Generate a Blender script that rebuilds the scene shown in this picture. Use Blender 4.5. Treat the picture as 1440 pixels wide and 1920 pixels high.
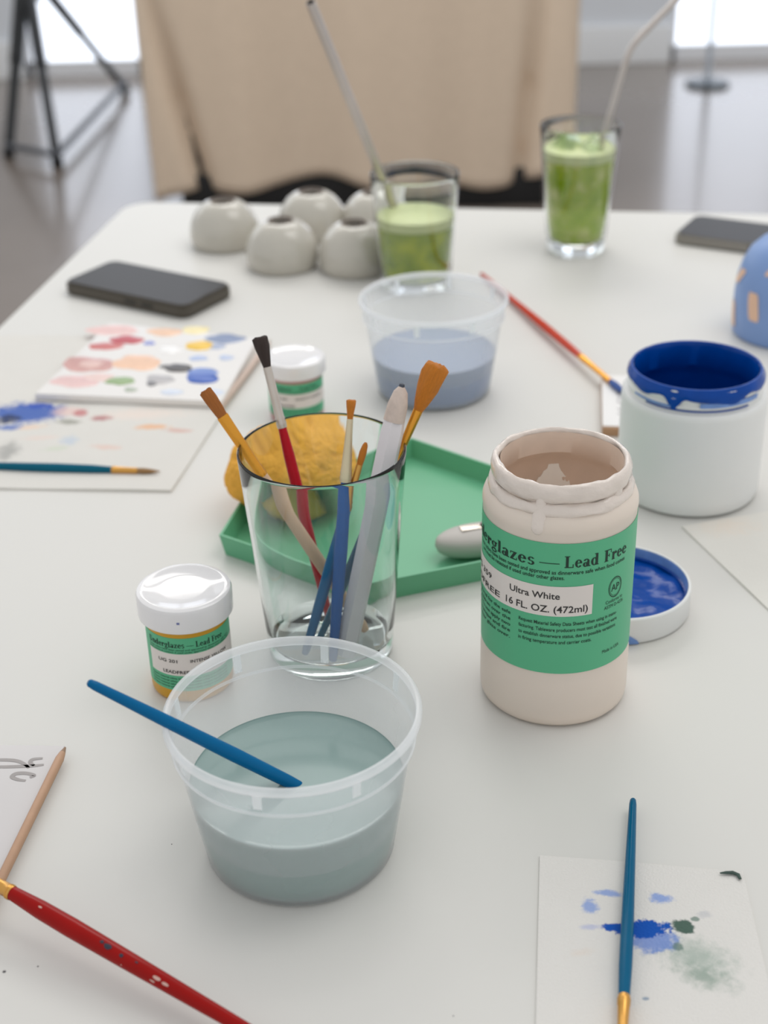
import bpy, bmesh, math, random
from mathutils import Vector, Matrix, noise
from math import pi, sin, cos, radians

for o in list(bpy.data.objects):
    bpy.data.objects.remove(o, do_unlink=True)
random.seed(7)
SC = bpy.context.scene
COL = SC.collection

# ------------------------------------------------------------------ camera
T = 0.74                       # table top height
PITCH, ROLL, FPX, CH = 0.4994, 0.0263, 2666.7, 0.4613
cF = Vector((0, cos(PITCH), -sin(PITCH)))
_R = Vector((1, 0, 0)); _D = -_R.cross(cF)
cR = cos(ROLL) * _R + sin(ROLL) * _D
cD = -sin(ROLL) * _R + cos(ROLL) * _D
CPOS = Vector((0, 0, T + CH))
cam = bpy.data.cameras.new('camera')
cam.sensor_fit = 'VERTICAL'; cam.sensor_height = 36.0; cam.sensor_width = 27.0
cam.lens = 36.0 * FPX / 1920.0
cam.clip_start = 0.02
cam.dof.use_dof = True
cam.dof.focus_distance = 0.70
cam.dof.aperture_fstop = 7.5
camo = bpy.data.objects.new('camera', cam); COL.objects.link(camo)
m = Matrix.Identity(4)
for i in range(3):
    m[i][0] = cR[i]; m[i][1] = -cD[i]; m[i][2] = -cF[i]; m[i][3] = CPOS[i]
camo.matrix_world = m
SC.camera = camo

# ------------------------------------------------------------------ world, lights, exposure
w = bpy.data.worlds.new('world'); SC.world = w; w.use_nodes = True
bg = w.node_tree.nodes['Background']
bg.inputs[0].default_value = (0.97, 0.985, 1.0, 1); bg.inputs[1].default_value = 0.74
def area(name, loc, target, sx, sy, power, color=(1, 1, 1)):
    l = bpy.data.lights.new(name, 'AREA'); l.shape = 'RECTANGLE'; l.size = sx; l.size_y = sy
    l.energy = power; l.color = color
    o = bpy.data.objects.new(name, l); COL.objects.link(o); o.location = loc
    d = Vector(target) - Vector(loc)
    o.rotation_euler = d.to_track_quat('-Z', 'Y').to_euler()
    return o
area('ceiling_light_strip', (-0.55, 3.55, 2.62), (0.0, 0.9, T), 1.6, 0.16, 9.5, (1, 0.97, 0.93))
area('ceiling_light_panel', (0.9, 1.1, 2.7), (0.1, 0.8, T), 1.2, 1.2, 11, (1, 0.98, 0.95))
area('rear_fill_light', (0.2, 3.0, 2.7), (0.0, 3.5, 0.3), 1.4, 1.0, 22, (1, 0.98, 0.95))  # added unseen fill lamp, brightens the beige cloth and rear floor
area('window_daylight', (-1.9, 3.6, 1.9), (0.0, 0.9, T), 1.8, 1.6, 9, (0.93, 0.97, 1.0))
vs = SC.view_settings
vs.view_transform = 'Standard'; vs.look = 'None'; vs.exposure = 0.0; vs.gamma = 1.0
vs.use_curve_mapping = False

# ------------------------------------------------------------------ helpers
def ray(u, v):
    return cF + (u - 720) / FPX * cR + (v - 960) / FPX * cD
def U(u, v, z=0.0):
    """pixel -> world point on the horizontal plane z metres above the table top"""
    d = ray(u, v); t = (T + z - CPOS.z) / d.z
    return CPOS + t * d
def UF(u, v, z=0.0):
    """pixel -> world point on a plane z above the floor"""
    d = ray(u, v); t = (z - CPOS.z) / d.z
    return CPOS + t * d
def UY(u, v, y):
    d = ray(u, v); return CPOS + d * (y / d.y)
def PX(p):
    q = p - CPOS; z = q.dot(cF)
    return (720 + FPX * q.dot(cR) / z, 960 + FPX * q.dot(cD) / z)
def line_at_py(A, B, py):
    """point on the 3D line A-B whose picture row is py"""
    lo, hi = -3.0, 4.0
    f = lambda t: PX(A + (B - A) * t)[1] - py
    # A is low (large row), B is high (small row)
    lo, hi = 0.0, 1.0
    while f(hi) > 0 and hi < 8: hi += .1
    for _ in range(60):
        mid = (lo + hi) / 2
        if f(mid) > 0: lo = mid
        else: hi = mid
    return A + (B - A) * lo

def lin(c):
    if isinstance(c, str):
        c = tuple(int(c[i:i + 2], 16) for i in (0, 2, 4))
    r = []
    for x in c[:3]:
        x = x / 255.0
        r.append(x / 12.92 if x <= .04045 else ((x + .055) / 1.055) ** 2.4)
    return (*r, 1)

MATS = {}
def pm(name, rgb, rough=.5, metal=0, var=.06, scale=60, bump=0, spec=.5, sss=0, coat=0, bscale=None):
    if name in MATS: return MATS[name]
    m = bpy.data.materials.new(name); m.use_nodes = True; MATS[name] = m
    nt = m.node_tree; N = nt.nodes; L = nt.links
    b = N['Principled BSDF']
    b.inputs['Roughness'].default_value = rough; b.inputs['Metallic'].default_value = metal
    b.inputs['Specular IOR Level'].default_value = spec
    b.inputs['Coat Weight'].default_value = coat
    if sss:
        b.inputs['Subsurface Weight'].default_value = sss
        b.inputs['Subsurface Radius'].default_value = (.01, .008, .007)
        b.inputs['Subsurface Scale'].default_value = 1.0
    tc = N.new('ShaderNodeTexCoord'); nz = N.new('ShaderNodeTexNoise')
    nz.inputs['Scale'].default_value = scale; nz.inputs['Detail'].default_value = 4
    L.new(tc.outputs['Object'], nz.inputs['Vector'])
    mx = N.new('ShaderNodeMix'); mx.data_type = 'RGBA'
    c = lin(rgb)
    mx.inputs[6].default_value = tuple(max(0, x * (1 - var)) for x in c[:3]) + (1,)
    mx.inputs[7].default_value = tuple(min(1, x * (1 + var)) for x in c[:3]) + (1,)
    L.new(nz.outputs['Fac'], mx.inputs[0]); L.new(mx.outputs[2], b.inputs['Base Color'])
    if bump:
        n2 = N.new('ShaderNodeTexNoise'); n2.inputs['Scale'].default_value = bscale or scale * 4
        n2.inputs['Detail'].default_value = 3
        L.new(tc.outputs['Object'], n2.inputs['Vector'])
        bp = N.new('ShaderNodeBump'); bp.inputs['Strength'].default_value = bump
        bp.inputs['Distance'].default_value = .002
        L.new(n2.outputs['Fac'], bp.inputs['Height']); L.new(bp.outputs[0], b.inputs['Normal'])
    return m

def glass(name, rgb=(255, 255, 255), rough=0.0, ior=1.45):
    if name in MATS: return MATS[name]
    m = pm(name, rgb, rough, var=.005)
    b = m.node_tree.nodes['Principled BSDF']
    b.inputs['Transmission Weight'].default_value = 1.0; b.inputs['IOR'].default_value = ior
    return m

def frosted(name, rgb, see=.6, rough=.3):
    """thin translucent plastic: part straight-through, part scattered"""
    if name in MATS: return MATS[name]
    m = bpy.data.materials.new(name); m.use_nodes = True; MATS[name] = m
    nt = m.node_tree; N = nt.nodes; L = nt.links
    out = N['Material Output']; N.remove(N['Principled BSDF'])
    tr = N.new('ShaderNodeBsdfTransparent'); tr.inputs[0].default_value = (.99, .995, 1, 1)
    df = N.new('ShaderNodeBsdfDiffuse'); df.inputs[0].default_value = lin(rgb)
    tl = N.new('ShaderNodeBsdfTranslucent'); tl.inputs[0].default_value = lin(rgb)
    m1 = N.new('ShaderNodeMixShader'); m1.inputs[0].default_value = .45
    L.new(df.outputs[0], m1.inputs[1]); L.new(tl.outputs[0], m1.inputs[2])
    tc = N.new('ShaderNodeTexCoord'); nz = N.new('ShaderNodeTexNoise'); nz.inputs['Scale'].default_value = 40
    L.new(tc.outputs['Object'], nz.inputs['Vector'])
    mr = N.new('ShaderNodeMapRange'); mr.inputs[3].default_value = 1 - see - .03; mr.inputs[4].default_value = 1 - see + .03
    L.new(nz.outputs['Fac'], mr.inputs[0])
    m2 = N.new('ShaderNodeMixShader'); L.new(mr.outputs[0], m2.inputs[0])
    L.new(tr.outputs[0], m2.inputs[1]); L.new(m1.outputs[0], m2.inputs[2])
    gl = N.new('ShaderNodeBsdfGlossy'); gl.inputs['Roughness'].default_value = rough
    lw = N.new('ShaderNodeLayerWeight'); lw.inputs[0].default_value = .5
    pw = N.new('ShaderNodeMath'); pw.operation = 'POWER'; L.new(lw.outputs['Facing'], pw.inputs[0]); pw.inputs[1].default_value = 4
    ma = N.new('ShaderNodeMath'); ma.operation = 'MULTIPLY_ADD'; L.new(pw.outputs[0], ma.inputs[0]); ma.inputs[1].default_value = .35; ma.inputs[2].default_value = .03
    m3 = N.new('ShaderNodeMixShader'); L.new(ma.outputs[0], m3.inputs[0])
    L.new(m2.outputs[0], m3.inputs[1]); L.new(gl.outputs[0], m3.inputs[2])
    L.new(m3.outputs[0], out.inputs[0])
    return m

def stained(name, rgb, stains, rough=.9, bump=.3, bscale=900, var=.03, quilt=None):
    """sheet material: base colour and a list of stains (x, y, rx, ry, angle, rgb, strength, softness)
    in object coordinates (metres), edges broken up with noise"""
    m = pm(name, rgb, rough, var=var, scale=30, bump=bump, bscale=bscale, spec=.2)
    nt = m.node_tree; N = nt.nodes; L = nt.links
    b = N['Principled BSDF']
    last = b.inputs['Base Color'].links[0].from_socket
    tc = [n for n in N if n.type == 'TEX_COORD'][0]
    nz = N.new('ShaderNodeTexNoise'); nz.inputs['Scale'].default_value = 210; nz.inputs['Detail'].default_value = 8; nz.inputs['Roughness'].default_value = .7
    L.new(tc.outputs['Object'], nz.inputs['Vector'])
    for (x, y, rx, ry, a, c, s, soft) in stains:
        mp = N.new('ShaderNodeMapping'); mp.vector_type = 'TEXTURE'
        mp.inputs['Location'].default_value = (x, y, 0); mp.inputs['Rotation'].default_value = (0, 0, a)
        mp.inputs['Scale'].default_value = (rx, ry, 1000)
        L.new(tc.outputs['Object'], mp.inputs[0])
        ln = N.new('ShaderNodeVectorMath'); ln.operation = 'LENGTH'; L.new(mp.outputs[0], ln.inputs[0])
        ad = N.new('ShaderNodeMath'); ad.operation = 'MULTIPLY_ADD'
        L.new(nz.outputs['Fac'], ad.inputs[0]); ad.inputs[1].default_value = 1.7; L.new(ln.outputs['Value'], ad.inputs[2])
        mr = N.new('ShaderNodeMapRange'); mr.interpolation_type = 'SMOOTHSTEP'
        mr.inputs[1].default_value = 1.85 - soft; mr.inputs[2].default_value = 1.85
        mr.inputs[3].default_value = s; mr.inputs[4].default_value = 0
        L.new(ad.outputs[0], mr.inputs[0])
        mx = N.new('ShaderNodeMix'); mx.data_type = 'RGBA'
        L.new(mr.outputs[0], mx.inputs[0]); L.new(last, mx.inputs[6]); mx.inputs[7].default_value = lin(c)
        last = mx.outputs[2]
    L.new(last, b.inputs['Base Color'])
    return m

def tag(o, label=None, cat=None, group=None, kind=None):
    if label: o['label'] = label
    if cat: o['category'] = cat
    if group: o['group'] = group
    if kind: o['kind'] = kind
    return o
def thing(name, loc, label, cat, group=None):
    o = bpy.data.objects.new(name, None); COL.objects.link(o); o.location = loc
    o.empty_display_size = .02
    return tag(o, label, cat, group)
def mk(name, vf, mat, parent=None, loc=None, smooth=True, angle=38):
    v, f = vf
    me = bpy.data.meshes.new(name); me.from_pydata([tuple(p) for p in v], [], [tuple(q) for q in f])
    me.update()
    if smooth:
        me.polygons.foreach_set('use_smooth', [True] * len(me.polygons))
        me.set_sharp_from_angle(angle=radians(angle))
    o = bpy.data.objects.new(name, me); COL.objects.link(o)
    if mat: me.materials.append(mat)
    if parent: o.parent = parent
    if loc is not None: o.location = loc
    return o
def join(*parts):
    V, F = [], []
    for v, f in parts:
        k = len(V); V += [Vector(p) for p in v]; F += [tuple(i + k for i in q) for q in f]
    return V, F
def xf(vf, M):
    return [M @ Vector(p) for p in vf[0]], vf[1]
def move(vf, d):
    d = Vector(d); return [Vector(p) + d for p in vf[0]], vf[1]

def lathe(prof, n=64, fn=None):
    """revolve (r,z); r<=1e-6 collapses to the axis. fn(theta,i,r,z)->(r,z) makes it irregular"""
    V, F, rows = [], [], []
    for i, (r, z) in enumerate(prof):
        if r <= 1e-6:
            V.append(Vector((0, 0, z))); rows.append([len(V) - 1] * n)
        else:
            row = []
            for k in range(n):
                a = 2 * pi * k / n
                rr, zz = fn(a, i, r, z) if fn else (r, z)
                V.append(Vector((rr * cos(a), rr * sin(a), zz))); row.append(len(V) - 1)
            rows.append(row)
    for a, b in zip(rows, rows[1:]):
        for k in range(n):
            q = [a[k], a[(k + 1) % n], b[(k + 1) % n], b[k]]
            s = []
            for i in q:
                if i not in s: s.append(i)
            if len(s) > 2: F.append(tuple(s))
    return V, F

def tube(pts, rad, n=12, cap=True, flat=None):
    """sweep along points; rad number or list; flat = list of (sx,sy) squash"""
    pts = [Vector(p) for p in pts]
    if not hasattr(rad, '__len__'): rad = [rad] * len(pts)
    V, F = [], []
    t0 = (pts[1] - pts[0]).normalized()
    up = Vector((0, 0, 1)) if abs(t0.z) < .9 else Vector((0, 1, 0))
    nx = t0.cross(up).normalized()
    for i, p in enumerate(pts):
        t = (pts[min(i + 1, len(pts) - 1)] - pts[max(i - 1, 0)]).normalized()
        nx = (nx - t * nx.dot(t)).normalized(); ny = t.cross(nx)
        sx, sy = flat[i] if flat else (1, 1)
        for k in range(n):
            a = 2 * pi * k / n
            V.append(p + (nx * cos(a) * sx + ny * sin(a) * sy) * rad[i])
    for i in range(len(pts) - 1):
        for k in range(n):
            F.append((i * n + k, i * n + (k + 1) % n, (i + 1) * n + (k + 1) % n, (i + 1) * n + k))
    if cap:
        F.append(tuple(range(n))[::-1]); F.append(tuple((len(pts) - 1) * n + k for k in range(n)))
    return V, F

def box(cx, cy, cz, sx, sy, sz, bev=0):
    bm = bmesh.new(); bmesh.ops.create_cube(bm, size=1)
    for v in bm.verts: v.co = Vector((cx + v.co.x * sx, cy + v.co.y * sy, cz + v.co.z * sz))
    if bev: bmesh.ops.bevel(bm, geom=bm.edges[:], offset=bev, segments=3, affect='EDGES', profile=.6)
    return from_bm(bm)
def from_bm(bm):
    bm.verts.index_update()
    V = [v.co.copy() for v in bm.verts]; F = [tuple(v.index for v in f.verts) for f in bm.faces]
    bm.free(); return V, F
def prism(poly, z0, z1, bev=0, seg=2):
    """extrude a polygon (list of xy) from z0 to z1"""
    bm = bmesh.new()
    bv = [bm.verts.new((p[0], p[1], z0)) for p in poly]
    f = bm.faces.new(bv); f.normal_update()
    if f.normal.z > 0: f.normal_flip()
    r = bmesh.ops.extrude_face_region(bm, geom=[f])
    for v in [g for g in r['geom'] if isinstance(g, bmesh.types.BMVert)]: v.co.z = z1
    if bev: bmesh.ops.bevel(bm, geom=bm.edges[:], offset=bev, segments=seg, affect='EDGES')
    bmesh.ops.recalc_face_normals(bm, faces=bm.faces[:])
    return from_bm(bm)
def rrect(sx, sy, r, n=8):
    P = []
    for (x, y, a0) in ((sx / 2 - r, sy / 2 - r, 0), (-sx / 2 + r, sy / 2 - r, 90), (-sx / 2 + r, -sy / 2 + r, 180), (sx / 2 - r, -sy / 2 + r, 270)):
        for k in range(n + 1):
            a = radians(a0 + 90 * k / n); P.append((x + r * cos(a), y + r * sin(a)))
    return P

# ---- lettering
def text_mesh(s, bold=0.0):
    cu = bpy.data.curves.new('t', 'FONT'); cu.body = s; cu.size = 1; cu.offset = bold; cu.resolution_u = 3
    o = bpy.data.objects.new('t', cu); COL.objects.link(o)
    dg = bpy.context.evaluated_depsgraph_get(); dg.update()
    me = bpy.data.meshes.new_from_object(o.evaluated_get(dg))
    V = [v.co.copy() for v in me.vertices]; F = [tuple(p.vertices) for p in me.polygons]
    bpy.data.objects.remove(o); bpy.data.curves.remove(cu); bpy.data.meshes.remove(me)
    return V, F
def _quad(x0, x1, y0, y1, lean=0):
    return [Vector((x0, y0, 0)), Vector((x1, y0, 0)), Vector((x1 + lean, y1, 0)), Vector((x0 + lean, y1, 0))], [(0, 1, 2, 3)]
def _ring(cx, cy, rx, ry, wx, wy, a0=0, a1=360, n=20):
    V, F = [], []
    for k in range(n + 1):
        a = radians(a0 + (a1 - a0) * k / n)
        V.append(Vector((cx + rx * cos(a), cy + ry * sin(a), 0)))
        V.append(Vector((cx + (rx - wx) * cos(a), cy + (ry - wy) * sin(a), 0)))
    for k in range(n): F.append((2 * k, 2 * k + 2, 2 * k + 3, 2 * k + 1))
    return V, F
def serif_text(s):
    """bold roman lettering built from stems, bowls and serifs"""
    h = .05
    G = {
     'n': (.74, [_quad(.06, .26, 0, .66), _quad(0, .32, 0, h), _quad(.42, .74, 0, h), _quad(.48, .68, 0, .46), _ring(.38, .42, .30, .25, .2, .08, 0, 170), _quad(0, .2, .61, .66)]),
     'd': (.70, [_ring(.29, .33, .29, .34, .19, .06), _quad(.41, .61, 0, 1), _quad(.31, .5, .95, 1), _quad(.5, .7, 0, h)]),
     'e': (.60, [_ring(.30, .33, .29, .34, .19, .06, 10, 325), _quad(.12, .58, .34, .40)]),
     'r': (.54, [_quad(.06, .26, 0, .66), _quad(0, .34, 0, h), _quad(0, .2, .61, .66), _ring(.43, .55, .11, .11, .109, .109), _ring(.4, .42, .18, .24, .08, .1, 90, 180)]),
     'g': (.62, [_ring(.28, .43, .26, .24, .17, .06), _ring(.29, -.09, .29, .17, .12, .08), _quad(.42, .62, .56, .66), _quad(.1, .45, .04, .12)]),
     'l': (.36, [_quad(.07, .27, 0, 1), _quad(0, .34, 0, h), _quad(0, .2, .95, 1)]),
     'a': (.64, [_quad(.34, .54, 0, .47), _ring(.29, .46, .25, .21, .16, .07, 0, 165), _ring(.22, .18, .22, .2, .17, .06), _quad(.5, .64, 0, .07)]),
     'z': (.56, [_quad(.02, .52, .59, .66), _quad(.02, .54, 0, .07), _quad(.02, .22, .05, .61, .28), _quad(.02, .07, .45, .66), _quad(.49, .54, 0, .22)]),
     's': (.50, [_ring(.25, .485, .22, .19, .15, .06, 20, 265), _ring(.24, .18, .23, .19, .15, .06, -160, 85)]),
     'L': (.78, [_quad(.1, .32, 0, 1), _quad(0, .42, .95, 1), _quad(0, .72, 0, .06), _quad(.65, .72, 0, .3)]),
     'F': (.72, [_quad(.1, .32, 0, 1), _quad(0, .42, 0, h), _quad(0, .7, .94, 1), _quad(.64, .7, .7, 1), _quad(.3, .5, .47, .53), _quad(.46, .52, .36, .64)]),
     'U': (.92, [_quad(.12, .33, .3, 1), _quad(.68, .76, .3, 1), _quad(0, .44, .95, 1), _quad(.58, .86, .95, 1), _ring(.44, .31, .32, .33, .2, .12, 180, 360)]),
     '-': (1.1, [_quad(.05, 1.05, .30, .36)]), ' ': (.32, []),
    }
    x = 0; P = []
    for c in s:
        wd, prims = G[c]
        for p in prims: P.append(move(p, (x, 0, 0)))
        x += wd + .05
    return join(*P)
def fitbox(vf, x0, x1, yc=None, h=None, ybase=None, cap=None):
    """scale lettering to x0..x1; cap = height of a capital (unit 1 em assumed); baseline at ybase"""
    V, F = vf
    a = min(v.x for v in V); b = max(v.x for v in V)
    s = (x1 - x0) / (b - a)
    return [Vector((x0 + (v.x - a) * s, ybase + v.y * cap, 0)) for v in V], F
def wrap(vf, r, phi0, off=.00012, step=.003):
    """wrap flat lettering (x = arc length, y = height) round a cylinder; phi0 = direction of x=0"""
    V, F = vf
    bm = bmesh.new(); vs = [bm.verts.new(v) for v in V]
    for f in F:
        try: bm.faces.new([vs[i] for i in f])
        except ValueError: pass
    xs = [v.x for v in V]
    x = math.floor(min(xs) / step) * step
    while x < max(xs):
        bmesh.ops.bisect_plane(bm, geom=bm.verts[:] + bm.edges[:] + bm.faces[:], plane_co=(x, 0, 0), plane_no=(1, 0, 0))
        x += step
    for v in bm.verts:
        ph = phi0 + v.co.x / r
        R = (r(v.co.y) if callable(r) else r) + off
        v.co = Vector((R * cos(ph), R * sin(ph), v.co.y))
    return from_bm(bm)
def band(r, z0, z1, a0, a1, t=.0001, n=64):
    """curved sheet on a cylinder between two angles"""
    V, F = [], []
    for k in range(n + 1):
        a = a0 + (a1 - a0) * k / n
        V += [Vector((r * cos(a), r * sin(a), z0)), Vector((r * cos(a), r * sin(a), z1)),
              Vector(((r + t) * cos(a), (r + t) * sin(a), z0)), Vector(((r + t) * cos(a), (r + t) * sin(a), z1))]
    for k in range(n):
        i = 4 * k; j = i + 4
        F += [(i + 2, j + 2, j + 3, i + 3), (j, i, i + 1, j + 1), (i + 1, i + 3, j + 3, j + 1), (i, j, j + 2, i + 2)]
    F += [(0, 2, 3, 1), (4 * n, 4 * n + 1, 4 * n + 3, 4 * n + 2)]
    return V, F

# ------------------------------------------------------------------ setting: floor, wall, windows
def plane(x0, x1, y0, y1, z):
    return [Vector((x0, y0, z)), Vector((x1, y0, z)), Vector((x1, y1, z)), Vector((x0, y1, z))], [(0, 1, 2, 3)]
def emit(name, rgb, s):
    m = bpy.data.materials.new(name); m.use_nodes = True
    N = m.node_tree.nodes; L = m.node_tree.links; N.remove(N['Principled BSDF'])
    e = N.new('ShaderNodeEmission'); e.inputs[0].default_value = lin(rgb); e.inputs[1].default_value = s
    L.new(e.outputs[0], N['Material Output'].inputs[0]); return m

floor_m = pm('floor_vinyl', (122, 112, 104), .24, var=.10, scale=3, spec=.5, coat=.25, bump=.03, bscale=30)
o = mk('floor', box(0, 2.2, -.02, 9, 9.6, .04), floor_m, smooth=False); tag(o, kind='structure')
YW = 6.0
wall_m = pm('wall_paint', (222, 226, 232), .8, var=.02, scale=6)
WZ = 2.8
WIN = [(-1.42, -.45), (1.22, 2.3)]
# wall built as piers round the two tall windows
piers = [(-4.5, WIN[0][0]), (WIN[0][1], WIN[1][0]), (WIN[1][1], 4.5)]
parts = [box((a + b) / 2, YW + .06, WZ / 2, b - a, .12, WZ) for a, b in piers]
parts += [box((a + b) / 2, YW + .06, WZ - .15, b - a, .12, .3) for a, b in WIN]
o = mk('wall_back', join(*parts), wall_m, smooth=False); tag(o, kind='structure')
bb_m = pm('baseboard_paint', (238, 240, 242), .5, var=.02)
o = mk('baseboard_back', join(*[box((a + b) / 2, YW - .01, .075, b - a, .018, .15, .004) for a, b in piers]), bb_m); tag(o, kind='structure')
day = emit('window_daylight_glow', (236, 243, 255), 2.2)
fr_m = pm('window_frame_paint', (236, 238, 242), .5, var=.02)
for i, (a, b) in enumerate(WIN):
    wo = bpy.data.objects.new('window_%d' % (i + 1), None); COL.objects.link(wo); wo.location = ((a + b) / 2, YW + .05, 0)
    tag(wo, kind='structure')
    n = 2; wd = (b - a) / n
    for k in range(n):
        cx = a + wd * (k + .5) - (a + b) / 2
        mk('pane', box(cx, 0, 1.25, wd - .05, .01, 2.44), day, wo, smooth=False)
    fr = [box(a - (a + b) / 2 + wd * k, 0, 1.25, .05, .06, 2.5) for k in range(n + 1)]
    fr += [box(0, 0, .03, b - a, .06, .06), box(0, 0, 2.48, b - a, .06, .05)]
    mk('window_frame', join(*fr), fr_m, wo, smooth=False)

# ------------------------------------------------------------------ table
tu = Vector((.9877, -.1566, 0)); tv = Vector((.1566, .9877, 0))
corner = Vector((-.2835, 1.606, T))
TW, TL = 1.15, 2.1
tab = thing('work_table', corner + tu * TW / 2 - tv * TL / 2 - Vector((0, 0, T)), 'large white laminate work table covered with painting supplies', 'table')
tab.rotation_euler = (0, 0, math.atan2(tu.y, tu.x))
top_m = pm('table_laminate', (213, 211, 206), .42, var=.012, scale=9, spec=.3)
mk('table_top', prism(rrect(TW, TL, .035), T - .03, T, .003), top_m, tab)
leg_m = pm('table_leg_metal', (205, 205, 205), .4, metal=.2)
for sx in (-1, 1):
    for sy in (-1, 1):
        mk('leg', box(sx * (TW / 2 - .12), sy * (TL / 2 - .14), (T - .03) / 2, .05, .05, T - .03, .004), leg_m, tab)

# ------------------------------------------------------------------ background: draped table, tripod, stand
YC = 3.95
def cloth_build():
    xl, xr = UY(258, 150, YC).x, UY(1088, 150, YC).x
    root = thing('draped_table', ((xl + xr) / 2, YC + .38, 0), 'table under a floor-length beige linen cloth behind the white table', 'table')
    W = xr - xl; D = .72; hw = W / 2
    hz = .76
    lm = pm('linen_beige', (214, 195, 174), .9, var=.05, scale=35, bump=.25, bscale=500, spec=.15)
    mk('table_board', box(0, 0, hz - .02, W - .03, D - .03, .03, .004), pm('board_wood', (150, 120, 90), .6), root)
    blk = pm('black_metal', (14, 14, 16), .45, var=.1)
    mk('base', box(0, 0, .055, W - .16, D - .12, .11, .006), blk, root)  # added black box that makes the gap below the hem dark
    for sx in (-1, 1):
        for sy in (-1, 1):
            mk('leg', box(sx * (hw - .12), sy * (D / 2 - .1), hz / 2, .05, .05, hz - .08, .004), blk, root)
    # cloth: perimeter curve, dropped with folds
    per = []
    n = 260
    # perimeter of rounded rectangle, param by arclength
    rr = rrect(W, D, .035, 10)
    pts = [Vector((x, y, 0)) for x, y in rr] + [Vector((rr[0][0], rr[0][1], 0))]
    ln = [0]
    for a, b in zip(pts, pts[1:]): ln.append(ln[-1] + (b - a).length)
    def at(s):
        s = s % ln[-1]
        for i in range(len(ln) - 1):
            if ln[i] <= s <= ln[i + 1]:
                t = (s - ln[i]) / max(1e-9, ln[i + 1] - ln[i]); return pts[i].lerp(pts[i + 1], t)
    rows = 26; V, F = [], []
    for j in range(rows + 1):
        t = j / rows
        for k in range(n):
            p = at(ln[-1] * k / n)
            # outward direction
            q = Vector((p.x / hw, p.y / (D / 2), 0))
            nrm = Vector((0, 0, 0))
            if abs(q.x) > .94: nrm.x = math.copysign(1, q.x)
            if abs(q.y) > .90: nrm.y = math.copysign(1, q.y)
            if nrm.length == 0: nrm = q
            nrm.normalize()
            s = k / n * 2 * pi
            amp = .012 * t * (sin(s * 9 + 1) + .6 * sin(s * 23))
            # corner flute
            cx = max(0, 1 - abs(abs(p.x) - hw) / .10); cy = max(0, 1 - abs(abs(p.y) - D / 2) / .10)
            flute = .055 * t * cx * cy
            # gather just beside the corner makes a valley
            offs = (.015 + .135 * t) if p.x < 0 else (.10 + .05 * t)
            val = -.055 * min(1, t * 1.6) * math.exp(-((abs(p.x) - (hw - offs)) / .026) ** 2) * (1 if abs(q.y) > .9 else 0)
            inward = -.035 * t
            d = amp + flute + val + inward
            hem = .075 + .018 * sin(s * 5 + .6) + .012 * sin(s * 11 + 2)
            z = hz * (1 - t) + hem * t
            V.append(Vector((p.x + nrm.x * d, p.y + nrm.y * d, z + .004)))
    for j in range(rows):
        for k in range(n):
            a = j * n + k; b = j * n + (k + 1) % n
            F.append((a, a + n, b + n, b))
    F.append(tuple(range(n)))
    c = mk('tablecloth', (V, F), lm, root, angle=80)
    so = c.modifiers.new('solid', 'SOLIDIFY'); so.thickness = .002
cloth_build()

def tripod():
    A = UF(49, -40, .48)
    feet = [UF(108, 308, .012), UF(16, 290, .012), UF(236, 168, .012)]
    root = thing('tripod', (A.x, A.y, 0), 'black tripod standing on the floor beside the beige cloth', 'tripod')
    bm_ = pm('tripod_black', (16, 17, 19), .45, var=.1)
    O = Vector((A.x, A.y, 0))
    mk('column', tube([(0, 0, .42), (0, 0, 1.25)], .018, 14), bm_, root)
    mk('collar', lathe([(0, .40), (.04, .405), (.055, .43), (.055, .52), (.03, .535), (0, .536)], 20), bm_, root)
    for f, k_ in zip(feet, (1.15, 1.3, 1.0)):
        p1 = f - O; p0 = Vector((p1.x * .06, p1.y * .06, .5)); mid = p0.lerp(p1, .5)
        lg = mk('leg', tube([p0, mid, mid + (p1 - p0) * .002, p1], [k_ * .021, k_ * .019, k_ * .015, k_ * .014], 12), bm_, root)
        mk('rubber_foot', tube([p0.lerp(p1, .965), p1 + Vector((0, 0, -.004))], [.018, .02], 12), pm('rubber_black', (20, 20, 21), .8), lg)
    gm = pm('spreader_grey', (72, 74, 80), .5, var=.1)
    for i, j in ((0, 1), (0, 2)):
        a = feet[i] - O; b = feet[j] - O
        mk('spreader', tube([a + Vector((0, 0, .03)), b + Vector((0, 0,   .03))], .011, 8), gm, root)
tripod()

def stand():
    b = UF(1326, 160, 0)
    root = thing('pole_stand', (b.x, b.y, 0), 'slim pale pole on a dark round foot by the window', 'stand')
    mk('base', lathe([(0, 0), (.082, 0), (.085, .006), (.08, .014), (.03, .02), (0, .021)], 40), pm('stand_dark', (62, 72, 80), .4), root)
    mk('pole', lathe([(0, .018), (.011, .018), (.011, 1.6), (0, 1.6)], 16), pm('stand_pale', (190, 200, 212), .35, metal=.3), root)
stand()

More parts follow.
